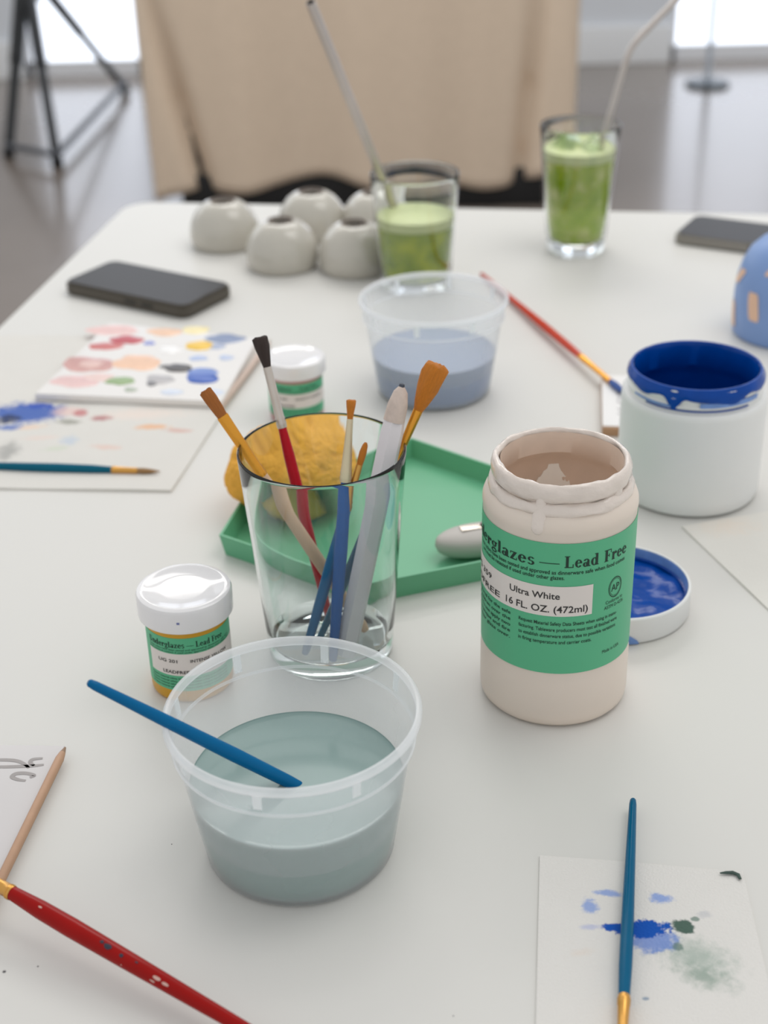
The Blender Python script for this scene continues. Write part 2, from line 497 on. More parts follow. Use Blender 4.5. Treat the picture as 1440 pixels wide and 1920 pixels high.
# ------------------------------------------------------------------ deli containers
pp = frosted('polypropylene', (250, 252, 253), .78, .28)
pp_rim = frosted('polypropylene_rim', (252, 253, 254), .55, .25)
pp_lug = frosted('polypropylene_lug', (252, 254, 254), .40, .25)
DPROF = [(.0446, .0), (.0535, .0615), (.0545, .0635), (.0562, .0757)]
def deli(loc, rot, label, water_rgb, water_z, water_label):
    root = thing('deli_tub', loc, label, 'tub', 'translucent plastic deli tubs')
    root.rotation_euler = (0, 0, rot)
    t = .0007
    outer = [(0, .0012), (.036, .0012), (.0385, .0002), (.0425, .0002), (.0446, .0022), (.0490, .031), (.0533, .0605), (.0546, .0622), (.0549, .0632), (.0561, .0752)]
    inner = [(r - t, z) for r, z in outer[5:]][::-1] + [(.0446 - t, .0032), (.042, .0014), (0, .0022)]
    mk('cup', lathe(outer + inner, 96), pp, root)
    rim = [(.0556, .0750), (.0562, .0748), (.0580, .0752), (.0585, .0758), (.0585, .0778), (.0580, .0788), (.0570, .0793), (.0560, .0790), (.0555, .0780), (.0554, .0762), (.0556, .0750)]
    mk('rim', lathe(rim, 96), pp_rim, root)
    rib = [(.0547, .0622), (.0556, .0627), (.0557, .0634), (.0549, .0640)]
    mk('rib', lathe(rib, 96), pp_rim, root)
    for k in range(8):
        a = 2 * pi * k / 8 + .2
        lug = band(.0553, .0660, .0752, a - .034, a + .034, .0009, 4)
        v, f = lug
        for p in v:
            if p.z < .07: p.x *= .985; p.y *= .985
        mk('lug', (v, f), pp_lug, root)
    wr = .0446 + (.0533 - .0446) * water_z / .0605 - .0009
    wm = pm('rinse_water_' + water_label.split()[0], water_rgb, .10, var=.03, scale=30, spec=.15)
    wp = [(0, .0024), (.0425, .0026), (.0440, .0042)]
    for i in range(1, 6):
        z = .0042 + (water_z - .0042) * i / 5; wp.append((.0446 + (.0533 - .0446) * z / .0605 - .0009, z))
    wp += [(wr - .0004, water_z - .0005), (wr - .003, water_z - .0009), (0, water_z - .001)]
    o = mk('water', lathe(wp, 96), wm, root); o['label'] = water_label
    return root
D1 = Vector((-.0436, .5199, T)); D2 = Vector((.0427, 1.0482, T))
deli(D1, .35, 'translucent plastic tub of cloudy grey-green water with a blue brush in it', (138, 160, 156), .0400, 'cloudy grey-green rinse water')
deli(D2, 1.1, 'translucent plastic tub of bluish water in front of the green drink', (138, 152, 180), .0340, 'bluish grey rinse water')

# ------------------------------------------------------------------ brushes
def orient(P0, P1):
    d = (P1 - P0); q = d.to_track_quat('Z', 'Y'); return q, d.length
GOLD = pm('brass_ferrule', (214, 160, 84), .28, metal=.85, var=.08)
SILV = pm('nickel_ferrule', (205, 196, 186), .28, metal=.8, var=.08)
def brush(P0, P1, f1, f2, rh, rf, rb, handle_m, ferrule_m, bristle_m, label, group=None, spin=0, flat_end=1.0, bflat=None, cut=False, name='paint_brush'):
    """P0 handle end, P1 bristle tip. f1,f2 fractions where ferrule and bristles begin.
    rh: [(t,r)] along the handle, rf: (r at handle, r at bristles), rb: [(t,r)] along the bristles.
    flat_end: thickness factor of the ferrule mouth (flat brushes)."""
    q, L = orient(P0, P1)
    root = thing(name, P0, label, 'brush', group)
    root.rotation_mode = 'QUATERNION'
    from mathutils import Quaternion
    if spin == 'face':
        want = (P1 - P0).cross(P1 - CPOS).normalized(); lx = q @ Vector((1, 0, 0)); ly = q @ Vector((0, 1, 0))
        spin = math.atan2(want.dot(ly), want.dot(lx))
    root.rotation_quaternion = q @ Quaternion((0, 0, 1), spin)
    prof = [(0, 0)] + [(r, t * L * f1) for t, r in rh] + [(rf[0] * .9, L * f1 + .004), (0, L * f1 + .004)]
    mk('handle', lathe(prof, 20), handle_m, root)
    z0, z1 = L * f1 - .001, L * f2; lf = z1 - z0
    seg = [(0, rf[0] + .0001), (.05, rf[0] + .00025), (.08, rf[0] + .0004), (.11, rf[0] + .0001), (.15, rf[0] + .0003), (.18, rf[0]), (.45, rf[0] * .6 + rf[1] * .4), (.75, rf[0] * .2 + rf[1] * .8), (1, rf[1]), (1, rf[1] * .86)]
    def sq(t): return 1 + (flat_end - 1) * max(0, (t - .2) / .8) ** 1.0
    V, F = lathe([(r, z0 + t * lf) for t, r in seg], 20)
    for i, v in enumerate(V):
        t = (v.z - z0) / lf; s = sq(t)
        v.y *= s; v.x *= 1 + (1 - s) * .45
    mk('ferrule', (V, F), ferrule_m, root)
    lb = L - z1
    seg = [(0, rf[1] * .84)] + rb
    n = 28
    V, F = lathe([(r, z1 - .001 + t * (lb + .001)) for t, r in seg] + [(0, L * 1.0)], n)
    s = flat_end
    for i, v in enumerate(V):
        t = max(0, (v.z - z1) / lb)
        v.y *= s; v.x *= 1 + (1 - s) * .45
        a = math.atan2(v.y, v.x)
        k = 1 + .07 * t * sin(i * 12.9898 * 3) + .05 * t * sin(7 * a)
        v.x *= k; v.y *= k
        if t > .8 and abs(v.x) > 1e-6: v.z += .02 * lb * sin(i * 78.233)
    mk('bristles', (V, F), bristle_m, root, angle=70)
    return root
def enamel(name, rgb): return pm(name, rgb, .2, var=.08, scale=90, spec=.13)
BLUE = enamel('handle_blue', (0, 96, 146))
BLUE2 = enamel('handle_bright_blue', (0, 88, 162))
TEAL = enamel('handle_teal_blue', (12, 104, 136))
RED = enamel('handle_red', (186, 26, 40))
def bristle(name, rgb):
    if name in MATS: return MATS[name]
    m = pm(name, rgb, .6, var=.3, scale=300, bump=.6, bscale=700)
    N = m.node_tree.nodes; L = m.node_tree.links
    tc = [n for n in N if n.type == 'TEX_COORD'][0]
    mp = N.new('ShaderNodeMapping'); mp.inputs['Scale'].default_value = (9, 9, .35); L.new(tc.outputs['Object'], mp.inputs[0])
    for n in N:
        if n.type == 'TEX_NOISE': L.new(mp.outputs[0], n.inputs['Vector'])
    return m
B_GOLD = bristle('bristle_golden', (214, 128, 30))
B_BROWN = bristle('bristle_amber_brown', (176, 104, 40))
B_DARK = bristle('bristle_dark', (58, 44, 38))
B_BLUE = bristle('bristle_blue_paint', (52, 92, 168))
HP = [(0.0, .0012), (.006, .0019), (.03, .0023), (.3, .0031), (.62, .0036), (.86, .0033), (.97, .0026), (1, .0024)]
def hp(k): return [(t, r * k) for t, r in HP]
ROUND = [(.2, .0017), (.5, .0018), (.8, .0012), (.97, .0004)]
def rb(k): return [(t, r * k) for t, r in ROUND]

# brush leaning in the front tub: butt in the air at the left
w_pt = U(548, 1469, .0392); rim_pt = U(306, 1349, .0825)
butt = line_at_py(w_pt, rim_pt, 1279)
d = (w_pt - butt).normalized()
brush(butt, w_pt + d * .028, .90, .96, hp(.92), (.0022, .0020), rb(1.0), BLUE, SILV, B_BROWN,
      'bright blue brush handle leaning out of the tub of grey-green water', 'loose paint brushes')

# ------------------------------------------------------------------ glass of brushes
clear = glass('clear_glass', (246, 252, 252))
GC = Vector((-.0325, .685, T)); GH = .128
def tumbler(name, loc, H, r_top, r_bot, base_t, wall, label, group, mat, foot=0):
    root = thing(name, loc, label, 'glass', group)
    rp = lambda z: r_bot + (r_top - r_bot) * z / H
    prof = [(0, .0008), (r_bot - .006, .0008), (r_bot - .003, 0), (r_bot - .0012, .0002), (rp(.002), .0018)]
    for i in range(1, 9):
        z = .002 + (H - .004) * i / 8; prof.append((rp(z), z))
    prof += [(r_top - .0002, H - .0008), (r_top - .0007, H - .0001), (r_top - wall / 2 - .0002, H), (r_top - wall + .0002, H - .0004), (r_top - wall, H - .0012)]
    for i in range(7, 0, -1):
        z = base_t + .004 + (H - base_t - .006) * i / 8; prof.append((rp(z) - wall, z))
    prof += [(rp(base_t) - wall - .0005, base_t + .003), (rp(base_t) - wall - .004, base_t + .0006), (0, base_t)]
    mk('tumbler', lathe(prof, 96), mat, root)
    return root, rp
tumbler('brush_glass', GC, GH, .0456, .0355, .009, .0017, 'tall clear glass holding brushes and a white pencil', None, clear)

def stickline(bot_px, bot_z, top_px, top_z, tip_py):
    A = U(*bot_px, bot_z); B = U(*top_px, top_z)
    return A, line_at_py(A, B, tip_py)
WOODH = pm('bare_wood_handle', (214, 178, 146), .55, var=.08, scale=120)
# flat brush, bare wooden handle, gold ferrule
A, B = stickline((686, 1182), .012, (459, 843), .124, 732)
b1 = brush(A, B, .66, .90, [(0, .0022), (.03, .003), (.5, .0036), (.9, .0034), (1, .003)], (.0028, .0026), [(.3, .0026), (.7, .0028), (.96, .0028), (1, .0023)],
      WOODH, pm('amber_ferrule', (226, 158, 58), .25, metal=.8), B_BROWN, 'flat brush with bare wooden handle and golden ferrule in the glass', 'brushes in the glass', spin='face', flat_end=.45, cut=True)
# red handle, dark bristles
A, B = stickline((620, 1168), .012, (528, 797), .125, 632)
brush(A, B, .70, .90, hp(.95), (.0026, .0021), [(.3, .0026), (.7, .0036), (.95, .0038), (1, .003)], RED, SILV, B_DARK,
      'red-handled brush with silver ferrule and dark bristles in the glass', 'brushes in the glass', flat_end=.7, cut=True, spin='face')
# blue handle, silver ferrule (front)
A, B = stickline((624, 1238), .012, (652, 846), .124, 750)
brush(A, B, .70, .93, hp(1.02), (.0030, .0017), [(.3, .0018), (.7, .0024), (.95, .0025), (1, .002)], BLUE2, pm('pale_ferrule', (214, 200, 168), .3, metal=.75), B_GOLD,
      'blue-handled brush with long pale ferrule and tiny golden tip in the glass', 'brushes in the glass')
# short blue brush with gold ferrule behind it
A, B = stickline((572, 1226), .012, (676, 865), .118, 830)
brush(A, B, .70, .90, hp(.95), (.0024, .0018), [(.3, .0019), (.6, .0020), (.9, .0014), (1, .0006)], BLUE, GOLD, B_GOLD,
      'short blue brush with gold ferrule and golden tip low in the glass', 'brushes in the glass')
# mop brush
A, B = stickline((597, 1202), .012, (756, 834), .126, 684)
brush(A, B, .66, .845, hp(.85), (.0019, .0024), [(.2, .0036), (.5, .0052), (.8, .0060), (.95, .0058), (1, .0046)], TEAL, pm('amber_ferrule', (226, 158, 58), .25, metal=.8), B_GOLD,
      'mop brush with flared orange bristles leaning right in the glass', 'brushes in the glass', flat_end=.75, cut=True, spin='face')
# white pencil
A, B = stickline((647, 1224), .013, (725, 857), .122, 718)
q, Lp = orient(A, B)
pc = thing('white_pencil', A, 'thick white chunky pencil with a worn dark tip in the glass', 'pencil'); pc.rotation_mode = 'QUATERNION'; pc.rotation_quaternion = q
white_w = pm('pencil_white', (226, 220, 222), .4, var=.03)
mk('barrel', lathe([(0, 0), (.0060, 0), (.0064, .001), (.0064, Lp - .026), (.0058, Lp - .021)], 6), white_w, pc, angle=20)
mk('sharpened_wood', lathe([(.0058, Lp - .021), (.0054, Lp - .012), (.0038, Lp - .005), (.0016, Lp - .002)], 18, lambda a, i, r, z: (r * (1 + .05 * sin(3 * a + i)), z)), pm('pencil_worn_wood', (206, 188, 176), .6, var=.2, scale=300), pc)
mk('lead', lathe([(.0017, Lp - .0022), (.0014, Lp - .0006), (0, Lp)], 12), pm('pencil_lead', (60, 66, 78), .5), pc)

# ------------------------------------------------------------------ green tray, sponge, sharpener
tray_m = pm('tray_green_metal', (104, 176, 136), .42, var=.02, scale=40, spec=.4)
TP = [(-.1057, .7926), (-.0958, .8367), (.0214, .9281), (.134, .831), (.124, .7716), (-.0123, .7273)]
def inset(P, d):
    n = len(P); R = []
    cx = sum(p[0] for p in P) / n; cy = sum(p[1] for p in P) / n
    E = []
    for i in range(n):
        a = Vector(P[i]); b = Vector(P[(i + 1) % n]); t = (b - a).normalized(); nn = Vector((-t.y, t.x))
        if nn.dot(Vector((cx, cy)) - a) < 0: nn = -nn
        E.append((a + nn * d, t))
    for i in range(n):
        p, t = E[i - 1]; q, s = E[i]
        den = t.x * s.y - t.y * s.x
        k = ((q.x - p.x) * s.y - (q.y - p.y) * s.x) / den
        R.append((p.x + t.x * k, p.y + t.y * k))
    return R
tc = Vector((sum(p[0] for p in TP) / 6, sum(p[1] for p in TP) / 6, T))
loc6 = [(p[0] - tc.x, p[1] - tc.y) for p in TP]
n6 = len(loc6)
HT = .0155
rings = [[(x, y, HT) for x, y in loc6], [(x, y, HT) for x, y in inset(loc6, .0016)],
         [(x, y, .0022) for x, y in inset(loc6, .0042)], ]
outr = [[(x, y, 0) for x, y in inset(loc6, .0026)], [(x, y, HT - .0006) for x, y in loc6]]
V, F = [], []
loops = outr + rings
for L_ in loops: V += [Vector(p) for p in L_]
for i in range(len(loops) - 1):
    for k in range(n6):
        F.append((i * n6 + k, i * n6 + (k + 1) % n6, (i + 1) * n6 + (k + 1) % n6, (i + 1) * n6 + k))
F.append(tuple(range(n6))); F.append(tuple((len(loops) - 1) * n6 + k for k in range(n6)))
bm = bmesh.new(); bv = [bm.verts.new(v) for v in V]
for f in F: bm.faces.new([bv[i] for i in f])
bmesh.ops.recalc_face_normals(bm, faces=bm.faces[:])
tr = mk('green_tray', from_bm(bm), tray_m, loc=tc, smooth=False)
tag(tr, 'green angular metal tray with low walls under the sponge', 'tray')

def sponge():
    c = U(549, 872, .034)
    bm = bmesh.new(); bmesh.ops.create_icosphere(bm, subdivisions=6, radius=1)
    bm.normal_update()
    for v in bm.verts:
        p = v.co.copy(); nrm = p.normalized()
        base = Vector((p.x * .0455, p.y * .039, p.z * .032))
        if base.z < -.024: base.z = -.024 + (base.z + .024) * .3
        d = .0030 * noise.noise(nrm * 2.2 + Vector((3, 1, 2)))
        c1 = noise.noise(nrm * 8 + Vector((5, 5, 5)))
        d -= .0030 * max(0, c1 - .15)
        d += .0007 * noise.noise(nrm * 30) + .0005 * noise.noise(nrm * 60)
        v.co = base + nrm * d
    lo = min(v.co.z for v in bm.verts)
    for v in bm.verts: v.co.z -= lo
    m = pm('sponge_orange', (238, 174, 74), .9, var=.22, scale=160, bump=.8, bscale=420, spec=.15)
    o = mk('sponge', from_bm(bm), m, loc=(c.x, c.y, T + .0024), angle=180)
    tag(o, 'round orange-yellow sponge sitting in the green tray', 'sponge')
sponge()

def sharpener():
    c = U(885, 1022, .012)
    root = thing('pencil_sharpener', (c.x + .004, c.y + .006, T + .0023), 'grey oval pencil sharpener with metal blade lying in the green tray', 'sharpener')
    root.rotation_euler = (0, 0, radians(14))
    g = pm('sharpener_grey', (188, 182, 176), .5, var=.03)
    bm = bmesh.new(); bmesh.ops.create_uvsphere(bm, u_segments=40, v_segments=20, radius=1)
    for v in bm.verts:
        x, y, z = v.co
        s = math.copysign(abs(z) ** .55, z)
        k = 1 - .28 * max(0, -z)
        v.co = Vector((x * .028 * k, y * .0135 * k, .0095 + s * .0095))
    mk('body', from_bm(bm), g, root, angle=60)
    mk('blade', box(.003, .001, .0192, .028, .0065, .0009, .0002), pm('steel_blade', (196, 186, 176), .25, metal=.9), root)
    mk('screw', move(lathe([(0, 0), (.0022, 0), (.0022, .0009), (.0016, .0013), (0, .0013)], 16), (.004, .001, .0196)), pm('screw_dark', (96, 88, 82), .35, metal=.8), root)
sharpener()

# ------------------------------------------------------------------ large white glaze jar
JC = Vector((.0903, .6413, T)); JR = .0398
front = math.atan2(-JC.y, -JC.x)       # direction towards the camera
LBL = pm('label_green', (88, 178, 134), .45, var=.03, spec=.4)
INK = pm('label_ink', (14, 46, 34), .6, var=.05)
INKB = pm('sticker_ink', (48, 46, 46), .6, var=.05)
STK = pm('sticker_white', (224, 216, 210), .5, var=.02)
def phx(x): return math.asin(max(-1, min(1, (x - 1050) / 147.0)))
def white_jar():
    root = thing('glaze_jar', JC, 'large open jar of white glaze with green label and drips on its rim', 'jar')
    pl = pm('jar_plastic_cream', (228, 213, 199), .38, var=.025, scale=25, sss=.15)
    outer = [(0, .0015), (.030, .0015), (.034, 0), (.0375, .0008), (.0393, .003), (JR, .0065), (JR, .0300), (JR - .0004, .031), (JR - .0004, .1165), (JR, .1175), (.0396, .1205), (.0385, .1235), (.0365, .1262), (.0345, .1275), (.0337, .1282), (.0337, .139), (.0330, .1402)]
    inner = [(.0322, .1398), (.0318, .138), (.0318, .1275), (.0355, .1235), (.0378, .118), (.0382, .112), (.0382, .01), (.036, .004), (0, .004)]
    mk('body', lathe(outer + inner, 112), pl, root)
    # glaze left inside: clings to the wall
    def gw(a, i, r, z): return (r - .0006 * (1 + noise.noise(Vector((cos(a) * 2, sin(a) * 2, z * 90)))), z)
    cling = [(.0318, .1395), (.0313, .1360), (.0313, .128), (.0350, .1232), (.0372, .118), (.0374, .110), (.0372, .0905)]
    cm = pm('glaze_dried_beige', (224, 204, 187), .4, var=.12, scale=70)
    mk('glaze_coat', lathe(cling, 96, gw), cm, root)
    gm = pm('glaze_liquid', (226, 208, 192), .25, var=.1, scale=60)
    mk('glaze', lathe([(.0378, .086), (.0374, .0912), (.030, .0915), (0, .0915)], 64), gm, root)
    # bare patch on the back wall: clean white plastic shows through
    V, F = [], []
    cw = pm('clean_white_patch', (254, 253, 248), .35, var=.02)
    nn = 36; back = front + pi
    for k in range(nn + 1):
        t = k / nn * 2 - 1
        a = back + .13 - t * .46
        hgt = (1 - abs(t) ** 1.6) * .026 + .011 * max(0, 1 - abs(t - .05) * 5) + .004 * noise.noise(Vector((t * 7, 0, 3)))
        for j in range(7):
            z = .0915 + max(.001, hgt) * j / 6
            V.append(Vector((.0366 * cos(a), .0366 * sin(a), z)))
    for k in range(nn):
        for j in range(6):
            a = k * 7 + j; F.append((a, a + 1, a + 8, a + 7))
    mk('white_splash', (V, F), cw, root)
    # glaze crust on the thread and rim
    crust = pm('glaze_wet_cream', (224, 212, 202), .22, var=.05, scale=120, bump=.25, bscale=260, coat=.3)
    def cr(a, i, r, z):
        p = Vector((cos(a) * 2.2, sin(a) * 2.2, i * .6))
        return (r + .0011 * noise.noise(p * 1.7), z + (.0012 if i in (0, 1, 2) else .0007) * noise.noise(p * 2.3 + Vector((4, 0, 0))))
    mk('rim_glaze', lathe([(.0317, .1365), (.0316, .1395), (.0322, .1412), (.0335, .1414), (.0348, .1402), (.0356, .1375), (.0357, .1345), (.0350, .1325), (.0340, .1318)], 96, cr), crust, root, angle=180)
    def cr2(a, i, r, z):
        p = Vector((cos(a) * 3, sin(a) * 3, i * .4 + 9))
        return (r + .0009 * noise.noise(p), z + .0016 * noise.noise(p * 1.5))
    mk('thread_glaze', lathe([(.0338, .1312), (.0352, .1308), (.0364, .1295), (.0372, .1274), (.0372, .1258), (.0362, .1250)], 96, cr2), crust, root, angle=180)
    def drip(px, z0, z1, wd, t):
        a = front + phx(px); V_, F_ = [], []
        bmx = bmesh.new(); bmesh.ops.create_uvsphere(bmx, u_segments=16, v_segments=14, radius=1)
        for v in bmx.verts:
            x, y, z = v.co
            zz = (z0 + z1) / 2 + z * (z0 - z1) / 2
            w_ = wd * (1.0 - .25 * z)
            rad = .0392 if zz < .119 else (.0392 - .0052 * min(1, (zz - .119) / .011))
            rr = rad + y * t
            aa = a + x * w_ / .038
            v.co = Vector((rr * cos(aa), rr * sin(aa), zz))
        mk('glaze_drip', from_bm(bmx), crust, root, angle=180)
    drip(1011, .1375, .1160, .0040, .0022); drip(1149, .1315, .1245, .0035, .0016); drip(1172, .141, .1265, .004, .0014)
    # label
    z0, z1 = .0355, .1125
    lb = mk('label', lathe([(JR - .0003, z0), (JR - .0001, z0), (JR - .0001, z1), (JR - .0003, z1)], 112), LBL, root)
    R = JR - .00005
    def put(name, vf, mat, parent=lb, off=.00015): return mk(name, wrap(vf, R, front, off), mat, parent, smooth=False)
    X = lambda px: phx(px) * R
    put('lettering', fitbox(serif_text('Underglazes'), X(882 + 22) - .012, X(1008), ybase=.0990, cap=.0066), INK)
    put('lettering', fitbox(serif_text('-'), X(1017), X(1054), ybase=.0990, cap=.0066), INK)
    put('lettering', fitbox(serif_text('Lead'), X(1063), X(1125), ybase=.0990, cap=.0066), INK)
    put('lettering', fitbox(serif_text('Free'), X(1135), X(1175), ybase=.0990, cap=.0066), INK)
    def line(s, x0, x1, yb, cap, mat=INK, bold=0.0): put('lettering', fitbox(text_mesh(s, bold), x0, x1, ybase=yb, cap=cap), mat)
    line('These colors have been tested and approved as dinnerware safe when food comes', X(912) - .006, X(1173), .0951, .0031, INK, .01)
    line('and must be retested if used under other glazes.', X(912) - .002, X(1064), .0921, .0031, INK, .01)
    # white sticker
    sx0, sx1 = -R * 1.5, X(1117)
    sz0, sz1 = .0705, .0880
    sk = mk('sticker', band(R + .0001, sz0, sz1, front + sx0 / R, front + sx1 / R, .0001, 40), STK, root)
    def sline(s, x0, x1, yb, cap, bold=.012): mk('lettering', wrap(fitbox(text_mesh(s, bold), x0, x1, ybase=yb, cap=cap), R, front, .00035), INKB, sk, smooth=False)
    sline('Ultra White', X(964), X(1057), .0807, .0052)
    sline('16 FL. OZ. (472ml)', X(957), X(1109), .0728, .0056)
    sline('UG 359', X(905) - .006, X(928), .0800, .0045)
    sline('LEADFREE', X(900) - .010, X(945), .0728, .0048)
    # seal
    cxp = X(1159); cz = .0818
    put('seal', move(_ring(0, 0, .0048, .0060, .0004, .0005, 0, 360, 32), (cxp, cz, 0)), INK)
    put('seal', move(_ring(0, 0, .0040, .0050, .0002, .0002, 0, 360, 32), (cxp, cz, 0)), INK)
    line('AP', cxp - .0029, cxp + .0029, cz - .0020, .0058, INK, .0)
    line('Conforms to', cxp - .0062, cxp + .0062, .0733, .0028)
    line('ASTM D-4236', cxp - .0070, cxp + .0070, .0703, .0028)
    para = ['Request Material Safety Data Sheets when using in manu-', 'facturing. Tableware producers must test all finished ware', 'to establish dinnerware status, due to possible variations', 'in firing temperature and carrier coats.']
    for i, s in enumerate(para): line(s, X(982), X([1164, 1165, 1163, 1119][i]), .0650 - i * .0037, .0029, INK, .008)
    para = ['Manufactured for the safe', 'use of children over the', 'age of 6. To use apply two', 'coats to bisque and fire', 'with a clear glaze over.']
    for i, s in enumerate(para): line(s, X(908) - .014, X(966), .0660 - i * .0036, .0029, INK, .008)
    line('Made in USA', X(1141), X(1172), .0438, .0028)
white_jar()

# ------------------------------------------------------------------ small paint jars
def small_jar(C, k, label, body_rgb, letters, H=.0615):
    root = thing('paint_jar', C, label, 'jar', 'small lidded paint jars')
    fr = math.atan2(-C.y, -C.x)
    R = .0226 * k; s = H / .0615
    bmx = pm('jar_body_' + letters, body_rgb, .3, var=.04, spec=.5)
    mk('body', lathe([(0, .001), (R - .004, .001), (R - .002, 0), (R - .0005, .0012), (R, .003), (R, .0475 * s), (R - .001, .0485 * s), (0, .0485 * s)], 72), bmx, root)
    ld = pm('lid_white_plastic', (232, 230, 230), .09, var=.015, spec=.5)
    rl = .0259 * k
    mk('lid', lathe([(R - .001, .0478 * s), (rl - .0006, .0468 * s), (rl - .0001, .0473 * s), (rl, .0480 * s), (rl, .0590 * s), (rl - .0007, .0606 * s), (rl - .0022, .0614 * s), (rl - .0040, .0615 * s), (rl - .0055, .0608 * s), (.012 * k, .0606 * s), (0, .0604 * s)], 72), ld, root)
    lz0, lz1 = .0085 * s, .0425 * s
    lb = mk('label', lathe([(R + .0000, lz0), (R + .00015, lz0), (R + .00015, lz1), (R, lz1)], 72), LBL, root)
    sk = mk('sticker', band(R + .0002, .0185 * s, .0325 * s, fr - 1.15, fr + 1.5, .0001, 40), STK, root)
    RR = R + .0002
    def st(sv, x0, x1, yb, cap, mat, par, off): mk('lettering', wrap(fitbox(sv, x0 * k, x1 * k, ybase=yb * s, cap=cap * s), RR, fr, off), mat, par, smooth=False)
    st(serif_text('Underglazes'), -.026, -.0030, .0365, .0036, INK, lb, .0001)
    st(serif_text('-'), -.0018, .0022, .0365, .0036, INK, lb, .0001)
    st(serif_text('Lead Free'), .0032, .0200, .0365, .0036, INK, lb, .0001)
    st(text_mesh('These colors have been tested and approved as dinnerware safe when'), -.026, .026, .0346, .0017, INK, lb, .0001)
    st(text_mesh('food comes in contact if used under approved other clear glazes. Do'), -.026, .026, .0331, .0017, INK, lb, .0001)
    st(text_mesh('UG 201', .01), -.0190, -.0075, .0270, .0028, INKB, sk, .0004)
    st(text_mesh(letters, .01), -.0005, .0225, .0270, .0028, INKB, sk, .0004)
    st(text_mesh('LEADFREE', .01), -.0165, -.0015, .0200, .0028, INKB, sk, .0004)
    for i in range(4):
        st(text_mesh('Request material safety data sheets when using in manufacturing'), -.026, .022, .0160 - i * .0019, .0016, INK, lb, .0001)
    if k == 1.0:
        c = pm('blue_fleck', (120, 126, 170), .5)
        mk('paint_fleck', band(rl + .0001, .0535, .0548, fr - .22, fr - .16, .0001, 4), c, root)
    return root
small_jar(Vector((-.1092, .6555, T)), 1.0, 'small jar of yellow paint with white lid and green label', (206, 152, 22), 'INTENSE YELLOW')
small_jar(Vector((-.0653, 1.0062, T)), .92, 'small jar of dusty pink paint with white lid behind the sponge', (178, 132, 128), 'DUSTY ROSE', .050)

# ------------------------------------------------------------------ blue paint tub and its lid
BLUEP = pm('blue_paint_wet', (0, 66, 152), .2, var=.15, scale=90, spec=.22, bump=.2, bscale=130)
BLUES = pm('blue_paint_thin', (104, 140, 200), .3, var=.3, scale=140, coat=.2)
WPL = pm('white_plastic_tub', (228, 228, 226), .38, var=.015, sss=.1)
def blue_tub():
    C = Vector((.2094, .8703, T + .0008))
    root = thing('paint_tub', C, 'wide white tub of cobalt blue paint with smeared rim', 'tub')
    outer = [(0, .001), (.040, .001), (.043, 0), (.0462, .0012), (.0476, .004), (.0480, .010), (.0480, .069), (.0476, .0725), (.0466, .0738), (.0440, .0742), (.0436, .0752), (.0436, .0885), (.0428, .0900)]
    inner = [(.0412, .0900), (.0406, .088), (.0406, .074), (.044, .070), (.0455, .066), (.0455, .006), (.042, .003), (0, .003)]
    mk('body', lathe(outer + inner, 96), WPL, root)
    for z in (.0785, .0835):
        mk('thread', lathe([(.0434, z - .0014), (.0448, z - .0006), (.0448, z + .0006), (.0434, z + .0014)], 96), WPL, root)
    def cl(a, i, r, z):
        return (r - .0005 * (1 + noise.noise(Vector((cos(a) * 3, sin(a) * 3, z * 120)))), z)
    mk('paint_coat', lathe([(.0412, .0904), (.0404, .0885), (.0402, .074), (.0432, .0695), (.0446, .065), (.0446, .022)], 96, cl), BLUEP, root)
    mk('paint', lathe([(.0452, .018), (.0448, .023), (.030, .0225), (0, .0222)], 64, lambda a, i, r, z: (r, z + .0015 * noise.noise(Vector((r * 90 * cos(a), r * 90 * sin(a), 1))))), BLUEP, root)
    fr = math.atan2(-C.y, -C.x)
    def sm(a, i, r, z):
        d = (a - fr + pi) % (2 * pi) - pi
        lowv = .0024 + .0030 * noise.noise(Vector((cos(a) * 3, sin(a) * 3, 5)))
        lowv += .0070 * math.exp(-((d + .28) / .10) ** 2) + .003 * math.exp(-((d - .5) / .25) ** 2)
        if i >= 3: z = z - lowv * (i - 2) / 3.0
        if z < .0745: r = max(r, .0455)
        return (r + .0002 * noise.noise(Vector((cos(a) * 9, sin(a) * 9, i))), z)
    mk('paint_smear', lathe([(.0410, .0895), (.0413, .0907), (.0428, .0907), (.0440, .0893), (.0451, .0882), (.0453, .0874), (.0447, .0868)], 128, sm), BLUEP, root)
    mk('paint_streak', band(.0447, .0778, .0792, fr - 1.0, fr - .32, .0004, 24), BLUES, root)
    mk('paint_streak', band(.0447, .0790, .0822, fr + .1, fr + 1.1, .0004, 24), BLUES, root)
    mk('paint_streak', band(.0443, .0758, .0768, fr - .75, fr + .9, .0003, 24), BLUEP, root)
blue_tub()
